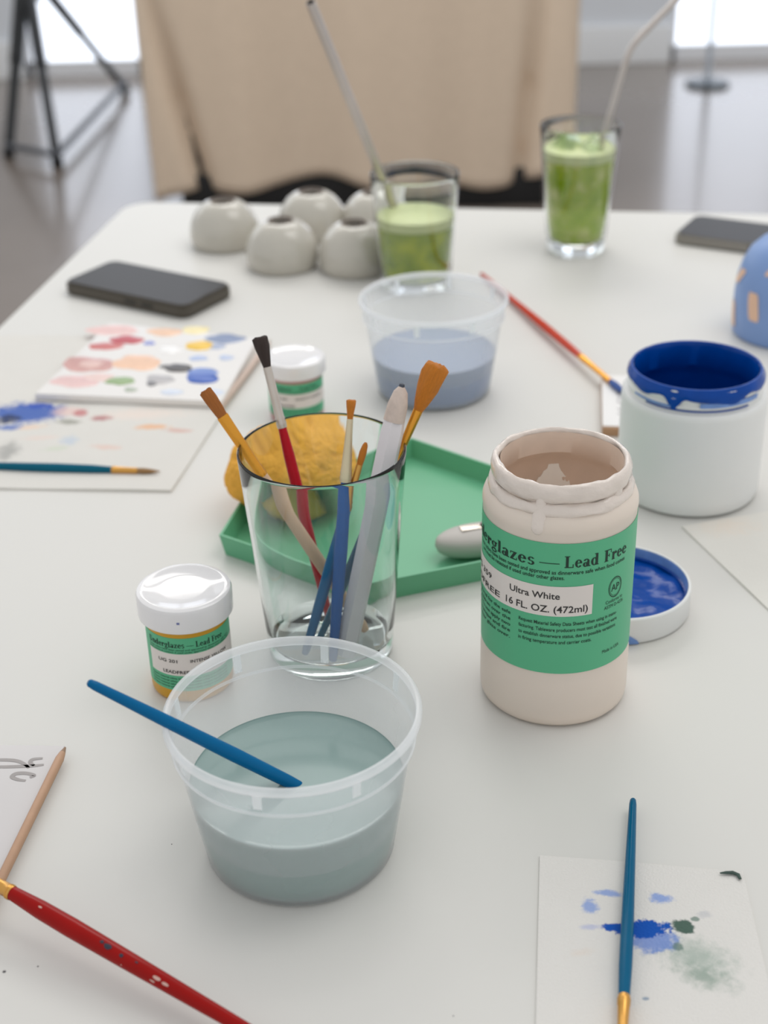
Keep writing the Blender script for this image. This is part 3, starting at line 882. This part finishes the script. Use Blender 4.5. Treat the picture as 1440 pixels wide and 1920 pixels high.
def blue_lid():
    C = Vector((.1375, .7215, T))
    root = thing('tub_lid', C, 'upturned white lid full of wet blue paint behind the glaze jar', 'lid')
    R = .0435; H = .0175
    mk('shell', lathe([(0, 0), (R - .003, 0), (R - .001, .0006), (R, .0022), (R, H - .0008), (R - .0007, H), (R - .0016, H), (R - .0021, H - .001), (R - .0021, .006), (R - .004, .0030), (0, .0030)], 96), WPL, root)
    fr = math.atan2(-C.y, -C.x)
    mk('paint_film', lathe([(R - .0019, H - .0004), (R - .0024, H - .0012), (R - .0025, .004)], 96), BLUES, root)
    mk('thread_paint', lathe([(R - .0024, H - .0062), (R - .0036, H - .0068), (R - .0036, H - .0080), (R - .0024, H - .0086)], 96), BLUEP, root)
    # lumpy wet paint surface
    V, F = [], []; n = 72; rows = 22
    for j in range(rows + 1):
        r = (R - .0028) * j / rows
        for k in range(n):
            a = 2 * pi * k / n
            x, y = r * cos(a), r * sin(a)
            z = .0085 + 0.0028 * noise.noise(Vector((x * 60, y * 80, .3))) + .0005 * noise.noise(Vector((x * 190, y * 190, 4)))
            fd = (a - fr + pi) % (2 * pi) - pi
            z += .0055 * (j / rows) ** 2 * max(0, cos(fd)) 
            V.append(Vector((x, y, min(z, H - .0008))))
    for j in range(rows):
        for k in range(n):
            F.append((j * n + k, (j + 1) * n + k, (j + 1) * n + (k + 1) % n, j * n + (k + 1) % n))
    mk('paint', (V, F), BLUEP, root, angle=180)
    v, f = band(R + .0001, .0008, .0095, fr + .08, fr + .34, .0003, 10)
    for i, p in enumerate(v):
        if p.z > .005: p.z = .0015 + .0080 * (1 - (i // 4) / 10.0) ** .7
    mk('paint_smear', (v, f), BLUES, root)
blue_lid()

# ------------------------------------------------------------------ orange-red brush lying by the blue tub
P0 = U(902, 513, .0025); P1 = U(1170, 736, .0112)
brush(P0, P1, .745, .925, [(0, .0012), (.006, .0018), (.12, .0021), (.19, .0022), (.195, .0022), (.35, .0026), (.65, .0035), (.88, .0033), (1, .0027)], (.0027, .0023), [(.3, .0028), (.6, .0026), (.9, .0016), (1, .0008)],
      enamel('handle_orange_red', (196, 58, 30)), pm('amber_ferrule', (226, 158, 58), .25, metal=.8), B_BLUE,
      'orange-red brush with blue paint on its tip lying beside the wide white tub', 'loose paint brushes')

# wooden stamp block with white label next to the blue tub
c = (U(1129, 705, .007) + U(1129, 806, .007)) / 2
bk = thing('stamp_block', (c.x + .0150, c.y, T), 'small wooden block with a printed white top between the jars', 'block')
bk.rotation_euler = (0, 0, radians(-8))
mk('wood', box(0, 0, .0035, .030, .098, .007, .0006), pm('block_wood', (178, 138, 104), .6, var=.15, scale=80), bk)
tp = mk('printed_top', box(0, 0.001, .0074, .0296, .0955, .0008), pm('block_paper', (232, 230, 228), .6, var=.01), bk, smooth=False)
M = Matrix.Rotation(pi / 2, 4, 'Z')
mk('print', move(xf(fitbox(text_mesh('16 OZ', .01), -.022, .022, ybase=0, cap=.008), M), (.002, -.004, .0079)), pm('grey_print', (164, 160, 160), .6), tp, smooth=False)

# ------------------------------------------------------------------ drinks
def drink(C, H, rt, rb_, base_t, level, label, rgb_lo, rgb_hi, foam_label, seed):
    root, rp = tumbler('drinking_glass', C, H, rt, rb_, base_t, .0018, label, 'glasses of green drink', glass('drink_glass', (252, 255, 254)))
    m = bpy.data.materials.new('green_drink_%d' % seed); m.use_nodes = True
    N = m.node_tree.nodes; L = m.node_tree.links; b = N['Principled BSDF']
    b.inputs['Roughness'].default_value = .15
    b.inputs['Subsurface Weight'].default_value = .0
    tc_ = N.new('ShaderNodeTexCoord'); nz = N.new('ShaderNodeTexNoise'); nz.inputs['Scale'].default_value = 42 if seed == 1 else 60
    nz.inputs['Detail'].default_value = 2; L.new(tc_.outputs['Object'], nz.inputs['Vector'])
    rmp = N.new('ShaderNodeValToRGB'); e = rmp.color_ramp.elements
    e[0].position = .36; e[0].color = lin(rgb_lo); e[1].position = .66; e[1].color = lin(rgb_hi)
    mid = e.new(.5); mid.color = lin(tuple(int(a * .62 + b_ * .38) for a, b_ in zip(rgb_lo, rgb_hi)))
    L.new(nz.outputs['Fac'], rmp.inputs[0]); L.new(rmp.outputs[0], b.inputs['Base Color'])
    if seed == 2:
        tb = N.new('ShaderNodeBsdfTransparent'); tb.inputs[0].default_value = (.75, .85, .45, 1)
        ms = N.new('ShaderNodeMixShader'); ms.inputs[0].default_value = .35
        L.new(b.outputs[0], ms.inputs[1]); L.new(tb.outputs[0], ms.inputs[2]); L.new(ms.outputs[0], N['Material Output'].inputs[0])
    wl = .0024
    prof = [(0, base_t + .0004), (rp(base_t) - wl - .005, base_t + .001), (rp(base_t) - wl - .001, base_t + .004)]
    for i in range(1, 6):
        z = base_t + .004 + (level - base_t - .004) * i / 5; prof.append((rp(z) - wl, z))
    prof.append((rp(level) - wl, level))
    prof.append((0, level))
    d = mk('drink', lathe(prof, 72), m, root); d['label'] = 'green drink'
    # pale froth above the drink
    fm = pm('froth_%d' % seed, (216, 224, 164), .5, var=.12, scale=90)
    z2 = level + .009
    mk('froth', lathe([(rp(level) - wl, level + .0002), (rp(z2) - wl, z2), (rp(z2) - wl - .002, z2 + .0006), (rp(z2) * .5, z2 - .001), (0, z2 - .001)], 72), fm, root)
    im = glass('ice', (232, 244, 226), .08, 1.31)
    rng = random.Random(seed)
    for k in range(3 if seed == 2 else 0):
        a = rng.random() * 6.28; rr = rt * .38
        bx = box(0, 0, 0, .021, .019, .017, .003)
        Mx = Matrix.Translation((rr * cos(a + k * 2.1), rr * sin(a + k * 2.1), z2 - .004)) @ Matrix.Rotation(rng.random(), 4, 'Y') @ Matrix.Rotation(rng.random() * 3, 4, 'Z')
        mk('ice_cube', xf(bx, Mx), im, root)
    return root
G1 = Vector((.0364, 1.2998, T)); G2 = Vector((.201, 1.3917, T))
drink(G1, .1082, .0415, .0335, .007, .0600, 'glass of green drink with straight metal straw beside the grey vases', (128, 154, 0), (182, 194, 10), '', 1)
drink(G2, .1261, .0396, .0290, .011, .094, 'taller glass of iced green drink with bent metal straw', (168, 200, 0), (238, 240, 150), '', 2)
steel = pm('straw_steel', (196, 188, 182), .28, metal=.9, var=.05)
A = U(744, 404, .058); B = U(710, 320, .1082)
tp_ = line_at_py(A, B, 4)
def hollow(pts, r, t=.0007, n=16):
    V1, F1 = tube(pts, r, n, cap=False); V2, F2 = tube(pts, r - t, n, cap=False)
    k = len(V1); m_ = len(pts)
    F = list(F1) + [tuple(i + k for i in f[::-1]) for f in F2]
    for e_ in (0, (m_ - 1) * n):
        for i in range(n):
            q = (e_ + i, e_ + (i + 1) % n, k + e_ + (i + 1) % n, k + e_ + i)
            F.append(q if e_ else q[::-1])
    return list(V1) + list(V2), F
s = mk('metal_straw', hollow([p - A for p in (A, A.lerp(tp_, .5), tp_)], .0042), steel, loc=A)
tag(s, 'straight metal straw standing in the shorter green drink', 'straw', 'metal straws')
A = U(1098, 372, .052); B = U(1139, 232, .1261)
bend = line_at_py(A, B, 88)
Lr = ray(1282, -14); far = CPOS + Lr * ((bend - CPOS).dot(cF) / Lr.dot(cF)) 
d1 = (bend - A).normalized(); d2 = (far - bend).normalized()
pts = [A, A.lerp(bend, .5), bend - d1 * .012]
for t in (.2, .4, .6, .8):
    a_ = bend - d1 * .012; c_ = bend + d2 * .012
    pts.append(a_ * (1 - t) ** 2 + bend * 2 * t * (1 - t) + c_ * t * t)
pts += [bend + d2 * .012, far, far + d2 * .02]
s = mk('metal_straw', hollow([p - A for p in pts], .0032), steel, loc=A)
tag(s, 'bent metal straw standing in the taller iced green drink', 'straw', 'metal straws')

# ------------------------------------------------------------------ ceramic bud vases
vm = pm('ceramic_grey_white', (192, 187, 176), .16, var=.05, scale=60, coat=.4)
def vase(px, py, k, label, mat=vm, group='grey ceramic bud vases'):
    b = U(px, py); d = Vector((b.x, b.y, 0)).normalized() * .029 * k
    root = thing('bud_vase', (b.x + d.x, b.y + d.y, T), label, 'vase', group)
    P = [(0, .001), (.028, .001), (.030, 0), (.0335, .0008), (.0352, .004), (.0363, .010), (.0360, .017), (.0342, .0255), (.0303, .0335), (.0250, .0402), (.0190, .0445), (.0135, .0462), (.0118, .0460), (.0108, .0450), (.0105, .043), (.018, .039), (.030, .028), (.0325, .015), (.028, .005), (0, .004)]
    mk('body', lathe([(r * k, z * k) for r, z in P], 64), mat, root)
    mk('opening_lip', lathe([(r * k, z * k) for r, z in [(.0132, .0462), (.0128, .0472), (.0116, .0472), (.0108, .0462), (.0106, .0445)]], 48), pm('bare_clay', (120, 108, 100), .8), root)
    return root
vase(425, 474, 1.0, 'grey bud vase at the left end of the vase cluster')
vase(532, 516, 1.0, 'grey bud vase nearest the camera in the middle of the cluster')
vase(588, 456, 1.0, 'grey bud vase at the back of the cluster')
vase(668, 522, 1.0, 'grey bud vase half hidden by the shorter green drink, front one')
vase(706, 458, 1.0, 'grey bud vase mostly hidden behind the shorter green drink')
# painted blue vase at the right edge
bv_m = pm('ceramic_periwinkle', (124, 154, 204), .4, var=.06, scale=60)
def blue_vase():
    c = U(1470, 655); d = Vector((c.x, c.y, 0)).normalized() * .04
    C = Vector((c.x + d.x, c.y + d.y, T))
    root = thing('painted_vase', C, 'periwinkle blue dome vase with peach strokes at the right edge', 'vase')
    P = [(0, .001), (.040, .001), (.0435, 0), (.0455, .0015), (.0466, .006), (.0470, .018), (.0470, .036), (.0458, .050), (.0425, .063), (.0370, .074), (.0290, .082), (.0200, .087), (.0150, .0885), (.0135, .088), (.0130, .086), (.02, .083), (.035, .07), (.042, .05), (.043, .012), (.038, .005), (0, .004)]
    mk('body', lathe(P, 80), bv_m, root)
    fr = math.atan2(-C.y, -C.x)
    pe = pm('peach_glaze', (226, 188, 160), .45, var=.06)
    def prof_r(z):
        for (r0, z0), (r1, z1) in zip(P[3:12], P[4:13]):
            if z0 <= z <= z1: return r0 + (r1 - r0) * (z - z0) / (z1 - z0)
        return .047
    def stroke(a0, z0, a1, z1, wd):
        V, F = [], []; n = 10
        for k in range(n + 1):
            t = k / n; a = a0 + (a1 - a0) * t; z = z0 + (z1 - z0) * t
            w_ = wd * (1 - .25 * abs(2 * t - 1) ** 6)
            for s_ in (-1, 0, 1):
                r = prof_r(z) + .0005; aa = fr + a + s_ * w_ / .047
                V.append(Vector((r * cos(aa), r * sin(aa), z)))
        for k in range(n):
            for j in range(2): F.append((3 * k + j, 3 * k + j + 1, 3 * k + j + 4, 3 * k + j + 3))
        mk('peach_stroke', (V, F), pe, root)
    for a0, z0, a1, z1 in ((-.62, .022, -.70, .046), (-1.35, .046, -1.15, .060), (-.15, .014, -.1, .036), (-.45, .062, -.3, .072), (.1, .055, .2, .072), (.45, .03, .5, .05), (-1.25, .008, -1.35, .03), (.9, .02, .8, .04)):
        stroke(a0, z0, a1, z1, .0055)
blue_vase()

# ------------------------------------------------------------------ phones
def phone(cx, cy, dx, dy, label, side_rgb, th):
    root = thing('phone', (cx, cy, T), label, 'phone', 'black smartphones')
    root.rotation_euler = (0, 0, math.atan2(dy, dx))
    mk('case', prism(rrect(.150, .074, .011), 0, th, .0022), pm('phone_side_' + side_rgb, side_rgb, .4, var=.05), root)
    mk('screen', prism(rrect(.1445, .0685, .009), th - .0004, th + .0003), pm('phone_screen', (44, 42, 43), .38, var=.08, spec=.2), root, smooth=False)
    mk('earpiece', box(.0705, 0, th + .0003, .0012, .012, .0004), pm('phone_black', (12, 12, 12), .5), root, smooth=False)
    for x in (-.02, 0):
        mk('side_button', box(x + .03, -.0371, th * .55, .014, .0008, .0026, .0003), pm('phone_black', (12, 12, 12), .5), root)
phone(-.2185, 1.289, .1365, -.0863, 'black smartphone in a dark case beside the paint palette', '4c463c', .0125)
phone(.384, 1.3955, .871, -.491, 'black smartphone with grey metal sides beside the taller drink', '8d8880', .0105)

# ------------------------------------------------------------------ paper towels, palette
def sheet(name, poly, th, mat, label, cat, group=None, wav=.0006, bevel=0):
    """thin sheet with slight waviness; poly in world xy (quad), subdivided"""
    c = Vector((sum(p[0] for p in poly) / 4, sum(p[1] for p in poly) / 4, T))
    n = 28; V, F = [], []
    a, b, d, e = [Vector((p[0], p[1])) for p in poly]
    for s_ in (1, 0):
        for j in range(n + 1):
            for i in range(n + 1):
                u, v = i / n, j / n
                p = a.lerp(b, u).lerp(e.lerp(d, u), v)
                z = wav * (1 + noise.noise(Vector((p.x * 22, p.y * 22, 2)))) if s_ else 0
                V.append(Vector((p.x - c.x, p.y - c.y, z + th * s_)))
    m_ = (n + 1) ** 2
    for j in range(n):
        for i in range(n):
            q = j * (n + 1) + i
            F.append((q, q + 1, q + n + 2, q + n + 1)); F.append(tuple(x + m_ for x in (q, q + n + 1, q + n + 2, q + 1)))
    for i in range(n):
        F.append((i, i + m_, i + 1 + m_, i + 1)); q = n * (n + 1) + i; F.append((q, q + 1, q + 1 + m_, q + m_))
        q = i * (n + 1); F.append((q, q + n + 1, q + n + 1 + m_, q + m_)); q = q + n; F.append((q, q + m_, q + n + 1 + m_, q + n + 1))
    o = mk(name, (V, F), mat, loc=c, angle=50)
    return tag(o, label, cat, group), c
def stains_px(lst, c):
    R = []
    for (px, py, rx, ry, a, col, s_, soft) in lst:
        p = U(px, py); R.append((p.x - c[0], p.y - c[1], rx, ry, radians(a), col, s_, soft))
    return R
def cen(poly): return (sum(p[0] for p in poly) / 4, sum(p[1] for p in poly) / 4)
def w2(*pts): return [tuple(U(*p)[:2]) for p in pts]
TOWEL = (222, 219, 214)
# front right towel
poly = [tuple(U(1003, 1990)[:2]), tuple(U(1475, 1990)[:2]), tuple(U(1392, 1638)[:2]), tuple(U(1012, 1606)[:2])]
bl = (24, 84, 176); bl2 = (128, 156, 214); gr = (62, 92, 80); gr2 = (168, 180, 170)
st = stains_px([
    (1300, 1798, .026, .015, -25, gr2, .85, 1.0), (1320, 1835, .018, .009, -25, (146, 162, 150), .75, 1.0),
    (1225, 1768, .013, .0085, 0, (108, 138, 204), .85, .5), (1205, 1745, .0135, .0058, 3, bl, 1.0, .25), (1150, 1742, .0065, .0028, 0, bl, 1.0, .3),
    (1105, 1702, .005, .006, 20, bl2, .8, .6), (1140, 1678, .008, .0028, -10, bl2, .8, .6), (1240, 1688, .007, .0038, -5, bl2, .85, .6), (1110, 1742, .006, .0026, 0, (186, 190, 214), .8, .6),
    (1281, 1740, .0056, .0048, -30, gr, .95, .35), (1272, 1778, .0030, .0028, 0, (104, 128, 120), .8, .5), (1302, 1727, .0022, .0016, 0, (110, 132, 122), .8, .4), (1320, 1718, .004, .003, 0, (196, 196, 198), .7, .6),
    (1211, 1876, .0018, .0012, 0, (130, 150, 170), .8, .4), (1090, 1790, .008, .003, 10, (222, 212, 202), .6, .8)], cen(poly))
sheet('paper_towel', poly, .0006, stained('towel_front', TOWEL, st), 'white paper towel with blue and green smears under a blue brush', 'paper towel', 'paper towels')
# left towel under the palette
poly = [(-.40, .905), (-.1485, .8825), (-.095, 1.165), (-.345, 1.19)]
st = stains_px([
    (48, 778, .040, .024, 0, (72, 104, 178), .95, .5), (15, 790, .012, .01, 0, (58, 64, 84), .8, .5), (75, 765, .014, .006, 0, (60, 90, 180), .9, .4), (20, 805, .012, .007, 0, (96, 122, 186), .85, .5),
    (60, 805, .014, .006, 10, (232, 206, 186), .8, .7), (128, 775, .016, .012, 0, (228, 196, 188), .7, .6), (152, 778, .007, .010, 0, (196, 120, 122), .8, .5), (128, 795, .012, .006, -15, (140, 140, 128), .7, .6),
    (192, 788, .010, .006, -5, (176, 112, 116), .85, .5), (285, 805, .016, .006, -2, (232, 186, 150), .9, .6), (335, 812, .014, .005, -5, (214, 170, 158), .7, .6), (265, 780, .05, .016, 0, (240, 220, 208), .55, 1.0),
    (130, 830, .010, .012, 0, (186, 200, 216), .6, .7), (200, 842, .016, .006, -10, (226, 196, 184), .7, .7), (15, 850, .012, .022, 0, (140, 140, 138), .6, .7), (105, 845, .014, .006, 10, (204, 212, 192), .6, .7), (75, 825, .02, .006, 0, (230, 208, 198), .5, .8)], cen(poly))
sheet('paper_towel', poly, .0012, stained('towel_left', (220, 217, 211), st), 'stained paper towel under the paint palette and a teal brush', 'paper towel', 'paper towels')
# right towel
poly = [(.2000, .8040), (.2385, .6720), (.470, .735), (.425, .868)]
poly = [(.1955, .8130), (.2290, .7030), (.460, .765), (.425, .878)]
sheet('paper_towel', poly, .0008, stained('towel_right', (222, 219, 212), stains_px([(1360, 990, .03, .02, 0, (232, 214, 196), .4, 1.0)], cen(poly))), 'plain white paper towel next to the wide tub of blue paint', 'paper towel', 'paper towels')

# palette tile with paint dabs
def palette():
    P = [tuple(U(65, 742, .006)[:2]), tuple(U(416, 757, .006)[:2]), tuple(U(484, 637, .006)[:2]), tuple(U(205, 608, .006)[:2])]
    c = Vector((sum(p[0] for p in P) / 4, sum(p[1] for p in P) / 4, T + .0022))
    root = thing('palette_tile', c, 'white palette tile covered in paint dabs beside the dark-cased phone', 'palette')
    mk('tile', prism([(p[0] - c.x, p[1] - c.y) for p in P], 0, .0055, .0008), pm('tile_glaze', (234, 230, 226), .2, var=.015, coat=.3), root)
    dabs = [(215, 622, 52, 9, (226, 186, 180), .3), (240, 640, 32, 8, (184, 44, 60), 1.2), (198, 652, 34, 7, (196, 92, 88), .5), (280, 646, 12, 4, (120, 132, 200), .4),
            (310, 625, 33, 8, (232, 190, 158), .8), (366, 621, 26, 8, (238, 222, 166), .6), (374, 651, 28, 9, (236, 190, 30), 1.6), (424, 638, 38, 9, (116, 132, 166), .6), (405, 652, 18, 6, (160, 170, 194), .4),
            (166, 686, 48, 15, (196, 142, 134), .6), (170, 686, 32, 9, (220, 182, 172), .8), (258, 682, 46, 15, (232, 188, 156), .8), (140, 718, 46, 12, (222, 184, 180), .4), (185, 710, 34, 8, (228, 198, 190), .4),
            (226, 717, 28, 8, (138, 166, 110), .8), (246, 733, 12, 5, (170, 178, 160), .3), (300, 714, 28, 9, (176, 172, 172), .4), (285, 722, 10, 5, (106, 104, 106), .4), (335, 693, 26, 8, (52, 46, 48), 1.0), (312, 690, 14, 4, (90, 86, 86), .4),
            (382, 700, 30, 8, (96, 128, 196), .6), (379, 712, 31, 10, (24, 84, 178), 1.6), (372, 674, 18, 5, (172, 188, 222), .4), (424, 673, 14, 5, (182, 194, 220), .4), (318, 659, 22, 7, (240, 238, 236), .8), (322, 738, 22, 5, (206, 214, 228), .3), (400, 738, 24, 6, (206, 214, 230), .3)]
    for i, (px, py, rx, ry, col, h) in enumerate(dabs):
        p = U(px, py, .0065); a = U(px + rx, py, .0065); b = U(px, py - ry, .0065)
        ux = a - p; uy = b - p
        V, F = [], []; n = 28; rng = Vector((i * 1.7, i * .9, 0))
        rows = [(0, 1), (.35, .95), (.65, .8), (.88, .45), (1.0, 0.0)]
        V.append(Vector((0, 0, .0055 + h * .0008 + i * .00002)))
        for r, zz in rows[1:]:
            for k in range(n):
                t = 2 * pi * k / n
                q = r * (1 + .28 * noise.noise(Vector((cos(t) * 1.3, sin(t) * 1.3, 0)) + rng))
                d = ux * q * cos(t) + uy * q * sin(t)
                V.append(Vector((d.x, d.y, .0054 + zz * (h * .0008 + i * .00002) + (.0002 if zz else 0))))
        for k in range(n): F.append((0, 1 + k, 1 + (k + 1) % n))
        for j in range(3):
            for k in range(n):
                F.append((1 + j * n + k, 1 + (j + 1) * n + k, 1 + (j + 1) * n + (k + 1) % n, 1 + j * n + (k + 1) % n))
        mk('paint_dab', (V, F), pm('dab_%d_%d_%d' % col, col, .3, var=.14, scale=160), root, loc=(p.x - c.x, p.y - c.y, 0), angle=180)
palette()
# wooden stick beside palette
wood_pale = pm('stick_wood_pale', (204, 182, 168), .6, var=.08, scale=90)
def stick(P0, P1, r, label, mat, point=0.012, group='wooden sticks'):
    q, L = orient(P0, P1)
    root = thing('wooden_stick', P0, label, 'stick', group); root.rotation_mode = 'QUATERNION'; root.rotation_quaternion = q
    mk('shaft', lathe([(0, 0), (r * .8, 0), (r, .001), (r, L - point), (r * .72, L - point * .55)], 12), mat, root)
    mk('point', lathe([(r * .72, L - point * .55), (r * .25, L - .001), (0, L)], 12), pm(mat.name + '_tip', (150, 122, 100), .7), root)
    return root
stick(U(408, 772, .0034), U(506, 640, .0034), .0028, 'pale wooden stick lying along the edge of the paint palette', wood_pale)
# teal brush on left towel
P0 = U(-60, 872, .0042); P1 = U(300, 884, .0036)
brush(P0, P1, .76, .885, hp(1.0), (.0026, .0022), [(.3, .0022), (.6, .0016), (.9, .0007), (1, .0002)], enamel('handle_dark_teal', (8, 92, 116)), GOLD, bristle('bristle_tan', (170, 130, 84)),
      'dark teal brush with gold ferrule lying on the stained paper towel', 'loose paint brushes')

# ------------------------------------------------------------------ front left: plastic sleeve with writing, stick, red brush
cz = .0012
Q = [U(122, 1398, cz), U(-230, 1392, cz), U(-330, 1800, cz), U(-40, 1728, cz)]
c = sum((Vector(q) for q in Q), Vector()) / 4; c.z = T
sl = thing('paper_card', c, 'white glossy card with grey handwriting at the left edge', 'card')
sleeve_m = pm('card_glossy', (208, 204, 203), .14, var=.01, coat=.4)
mk('card', prism([(q.x - c.x, q.y - c.y) for q in Q], 0, .0012, .0003), sleeve_m, sl)
inkg = pm('grey_pen', (160, 154, 152), .6, var=.12, scale=200)
def ribbon(pxs, wd):
    pts = [U(x, y, cz) - c for x, y in pxs]
    # resample smooth
    S = []
    for i in range(len(pts) - 1):
        p0 = pts[max(i - 1, 0)]; p1 = pts[i]; p2 = pts[i + 1]; p3 = pts[min(i + 2, len(pts) - 1)]
        for k in range(6):
            t = k / 6
            S.append(.5 * ((2 * p1) + (p2 - p0) * t + (2 * p0 - 5 * p1 + 4 * p2 - p3) * t * t + (3 * p1 - p0 - 3 * p2 + p3) * t ** 3))
    S.append(pts[-1]); V, F = [], []
    for i, p in enumerate(S):
        t = (S[min(i + 1, len(S) - 1)] - S[max(i - 1, 0)]).normalized(); n_ = Vector((-t.y, t.x, 0))
        w_ = wd * (.55 + .45 * math.sin(pi * (i + .6) / (len(S) + .2)))
        V += [Vector((p.x, p.y, .00135)) + n_ * w_, Vector((p.x, p.y, .00135)) - n_ * w_]
    for i in range(len(S) - 1): F.append((2 * i, 2 * i + 1, 2 * i + 3, 2 * i + 2))
    return V, F
mk('handwriting', ribbon([(-40, 1432), (-20, 1426), (10, 1425), (32, 1427), (46, 1433), (54, 1440)], .0012), inkg, sl, smooth=False)
mk('handwriting', ribbon([(-40, 1436), (0, 1438), (45, 1437), (64, 1436), (82, 1434)], .0012), inkg, sl, smooth=False)
mk('handwriting', ribbon([(64, 1436), (57, 1430), (62, 1424), (80, 1422)], .0012), inkg, sl, smooth=False)
mk('handwriting', ribbon([(48, 1464), (34, 1462), (23, 1457), (30, 1451), (48, 1450), (64, 1454), (56, 1458)], .0013), inkg, sl, smooth=False)
stick(U(-40, 1735, .0046), U(123, 1400, .0046), .0023, 'tan pointed wooden stick lying along the edge of the card', pm('stick_wood_tan', (186, 148, 120), .6, var=.1, scale=120), .010)
# red brush
pa = U(10, 1667, .017); pb = U(440, 1918, .0085)
dd = (pb - pa).normalized()
P1 = pa - dd * .024; P0 = pb + dd * .055
Lb = (P1 - P0).length
RB2 = pm('handle_deep_red', (150, 10, 6), .25, var=.1, scale=60, spec=.16)
rbz = brush(P0, P1, 1 - .0275 / Lb, 1 - .014 / Lb, [(0, .0014), (.006, .0020), (.1, .0023), (.4, .0032), (.62, .0039), (.8, .0043), (.9, .0041), (.97, .0034), (1, .0031)], (.0032, .0029), [(.3, .0030), (.6, .0027), (.9, .0013), (1, .0004)],
      RB2, GOLD, B_BLUE, 'glossy red brush flecked with dark paint in the front left corner', 'loose paint brushes')
# flecks of dried paint on its handle
Mi = (Matrix.Translation(P0) @ orient(P0, P1)[0].to_matrix().to_4x4()).inverted()
fm1 = pm('fleck_navy', (36, 40, 56), .5); fm2 = pm('fleck_pale', (206, 168, 156), .6)
for (px, py, sx_, sy_, mm) in ((209, 1779, .0012, .0021, fm1), (198, 1770, .0007, .0010, fm1), (235, 1796, .0008, .0010, fm1), (262, 1808, .0004, .0008, fm1), (300, 1838, .0007, .0020, fm2), (316, 1849, .0006, .0018, fm2), (290, 1842, .0004, .0014, fm2), (84, 1706, .0004, .0010, fm2), (232, 1812, .0003, .0003, fm2)):
    dirv = ray(px, py)
    # nearest point to the brush axis, then step to its skin facing the camera
    best = None
    for i in range(400):
        s_ = i / 400; p = P0.lerp(P1, s_); X_, Y_ = PX(p)
        e_ = (X_ - px) ** 2 + (Y_ - py) ** 2
        if best is None or e_ < best[0]: best = (e_, s_, p)
    z = best[1] * Lb
    tl = (z / (Lb - .0275)); hr = [(0, .0014), (.006, .0020), (.1, .0023), (.4, .0032), (.62, .0039), (.8, .0043), (.9, .0041), (.97, .0034), (1, .0031)]
    r = .003
    for (a0, r0), (a1, r1) in zip(hr, hr[1:]):
        if a0 <= tl <= a1: r = r0 + (r1 - r0) * (tl - a0) / (a1 - a0)
    vl = (Mi.to_3x3() @ (CPOS - best[2])); ang = math.atan2(vl.y, vl.x)
    # sideways offset in the picture decides the angle on the skin
    side = (U(px, py, .01) - U(*PX(best[2]), .01)); sl_ = Mi.to_3x3() @ side; tang = Vector((-sin(ang), cos(ang), 0)); off = max(-.8, min(.8, sl_.dot(tang) / r)); ang += math.asin(off)
    V, F = [Vector(((r + .0003) * cos(ang), (r + .0003) * sin(ang), z))], []
    for k in range(12):
        t = 2 * pi * k / 12; j = 1 + .3 * noise.noise(Vector((cos(t), sin(t), px)))
        aa = ang + sx_ * j * cos(t) / r
        V.append(Vector(((r + .00012) * cos(aa), (r + .00012) * sin(aa), z + sy_ * j * sin(t))))
    F = [(0, 1 + k, 1 + (k + 1) % 12) for k in range(12)]
    mk('paint_fleck', (V, F), mm, rbz)

# ------------------------------------------------------------------ front right brush on towel
P0 = U(1187, 1499, .0062); pj = U(1170, 1872, .0062)
dd = (pj - P0).normalized(); P1 = pj + dd * .040
Lb = (P1 - P0).length
brush(P0, P1, 1 - .040 / Lb, 1 - .014 / Lb, [(0, .0011), (.006, .0015), (.03, .0018), (.3, .0023), (.62, .0028), (.86, .0029), (.97, .0025), (1, .0024)], (.0025, .0019), rb(1.0),
      enamel('handle_cerulean', (0, 90, 126)), GOLD, B_BLUE, 'cerulean brush with gold ferrule lying on the smeared paper towel', 'loose paint brushes')
# thick dark green dab on the towel edge
p = U(1370, 1640, .0022)
V, F = [], []
pts = [U(x, y, .0024) - p for x, y in ((1350, 1637), (1362, 1636), (1374, 1636), (1384, 1640), (1388, 1648))]
o = mk('paint_dab', tube(pts, [.0004, .0009, .0011, .0010, .0007], 10, flat=[(1, .5)] * 5), pm('dab_dark_green', (44, 66, 58), .6, var=.4, scale=400), loc=p)
tag(o, 'dark green smear of paint at the corner of the smeared towel', 'paint')
# specks on the table
for px, py, r in ((71, 1812, .0004), (322, 1583, .0003), (850, 1905, .0003), (8, 1822, .0008)):
    p = U(px, py)
    o = mk('paint_speck', lathe([(r, .00005), (r * .7, .0002), (0, .00025)], 8), pm('speck_grey', (90, 88, 90), .6), loc=p)
    lab = {71: 'tiny dark paint speck on the table below the red brush', 322: 'tiny paint speck on the table left of the front tub', 850: 'tiny paint speck on the table at the bottom edge', 8: 'grey paint speck on the table at the left edge'}[px]
    tag(o, lab, 'speck')
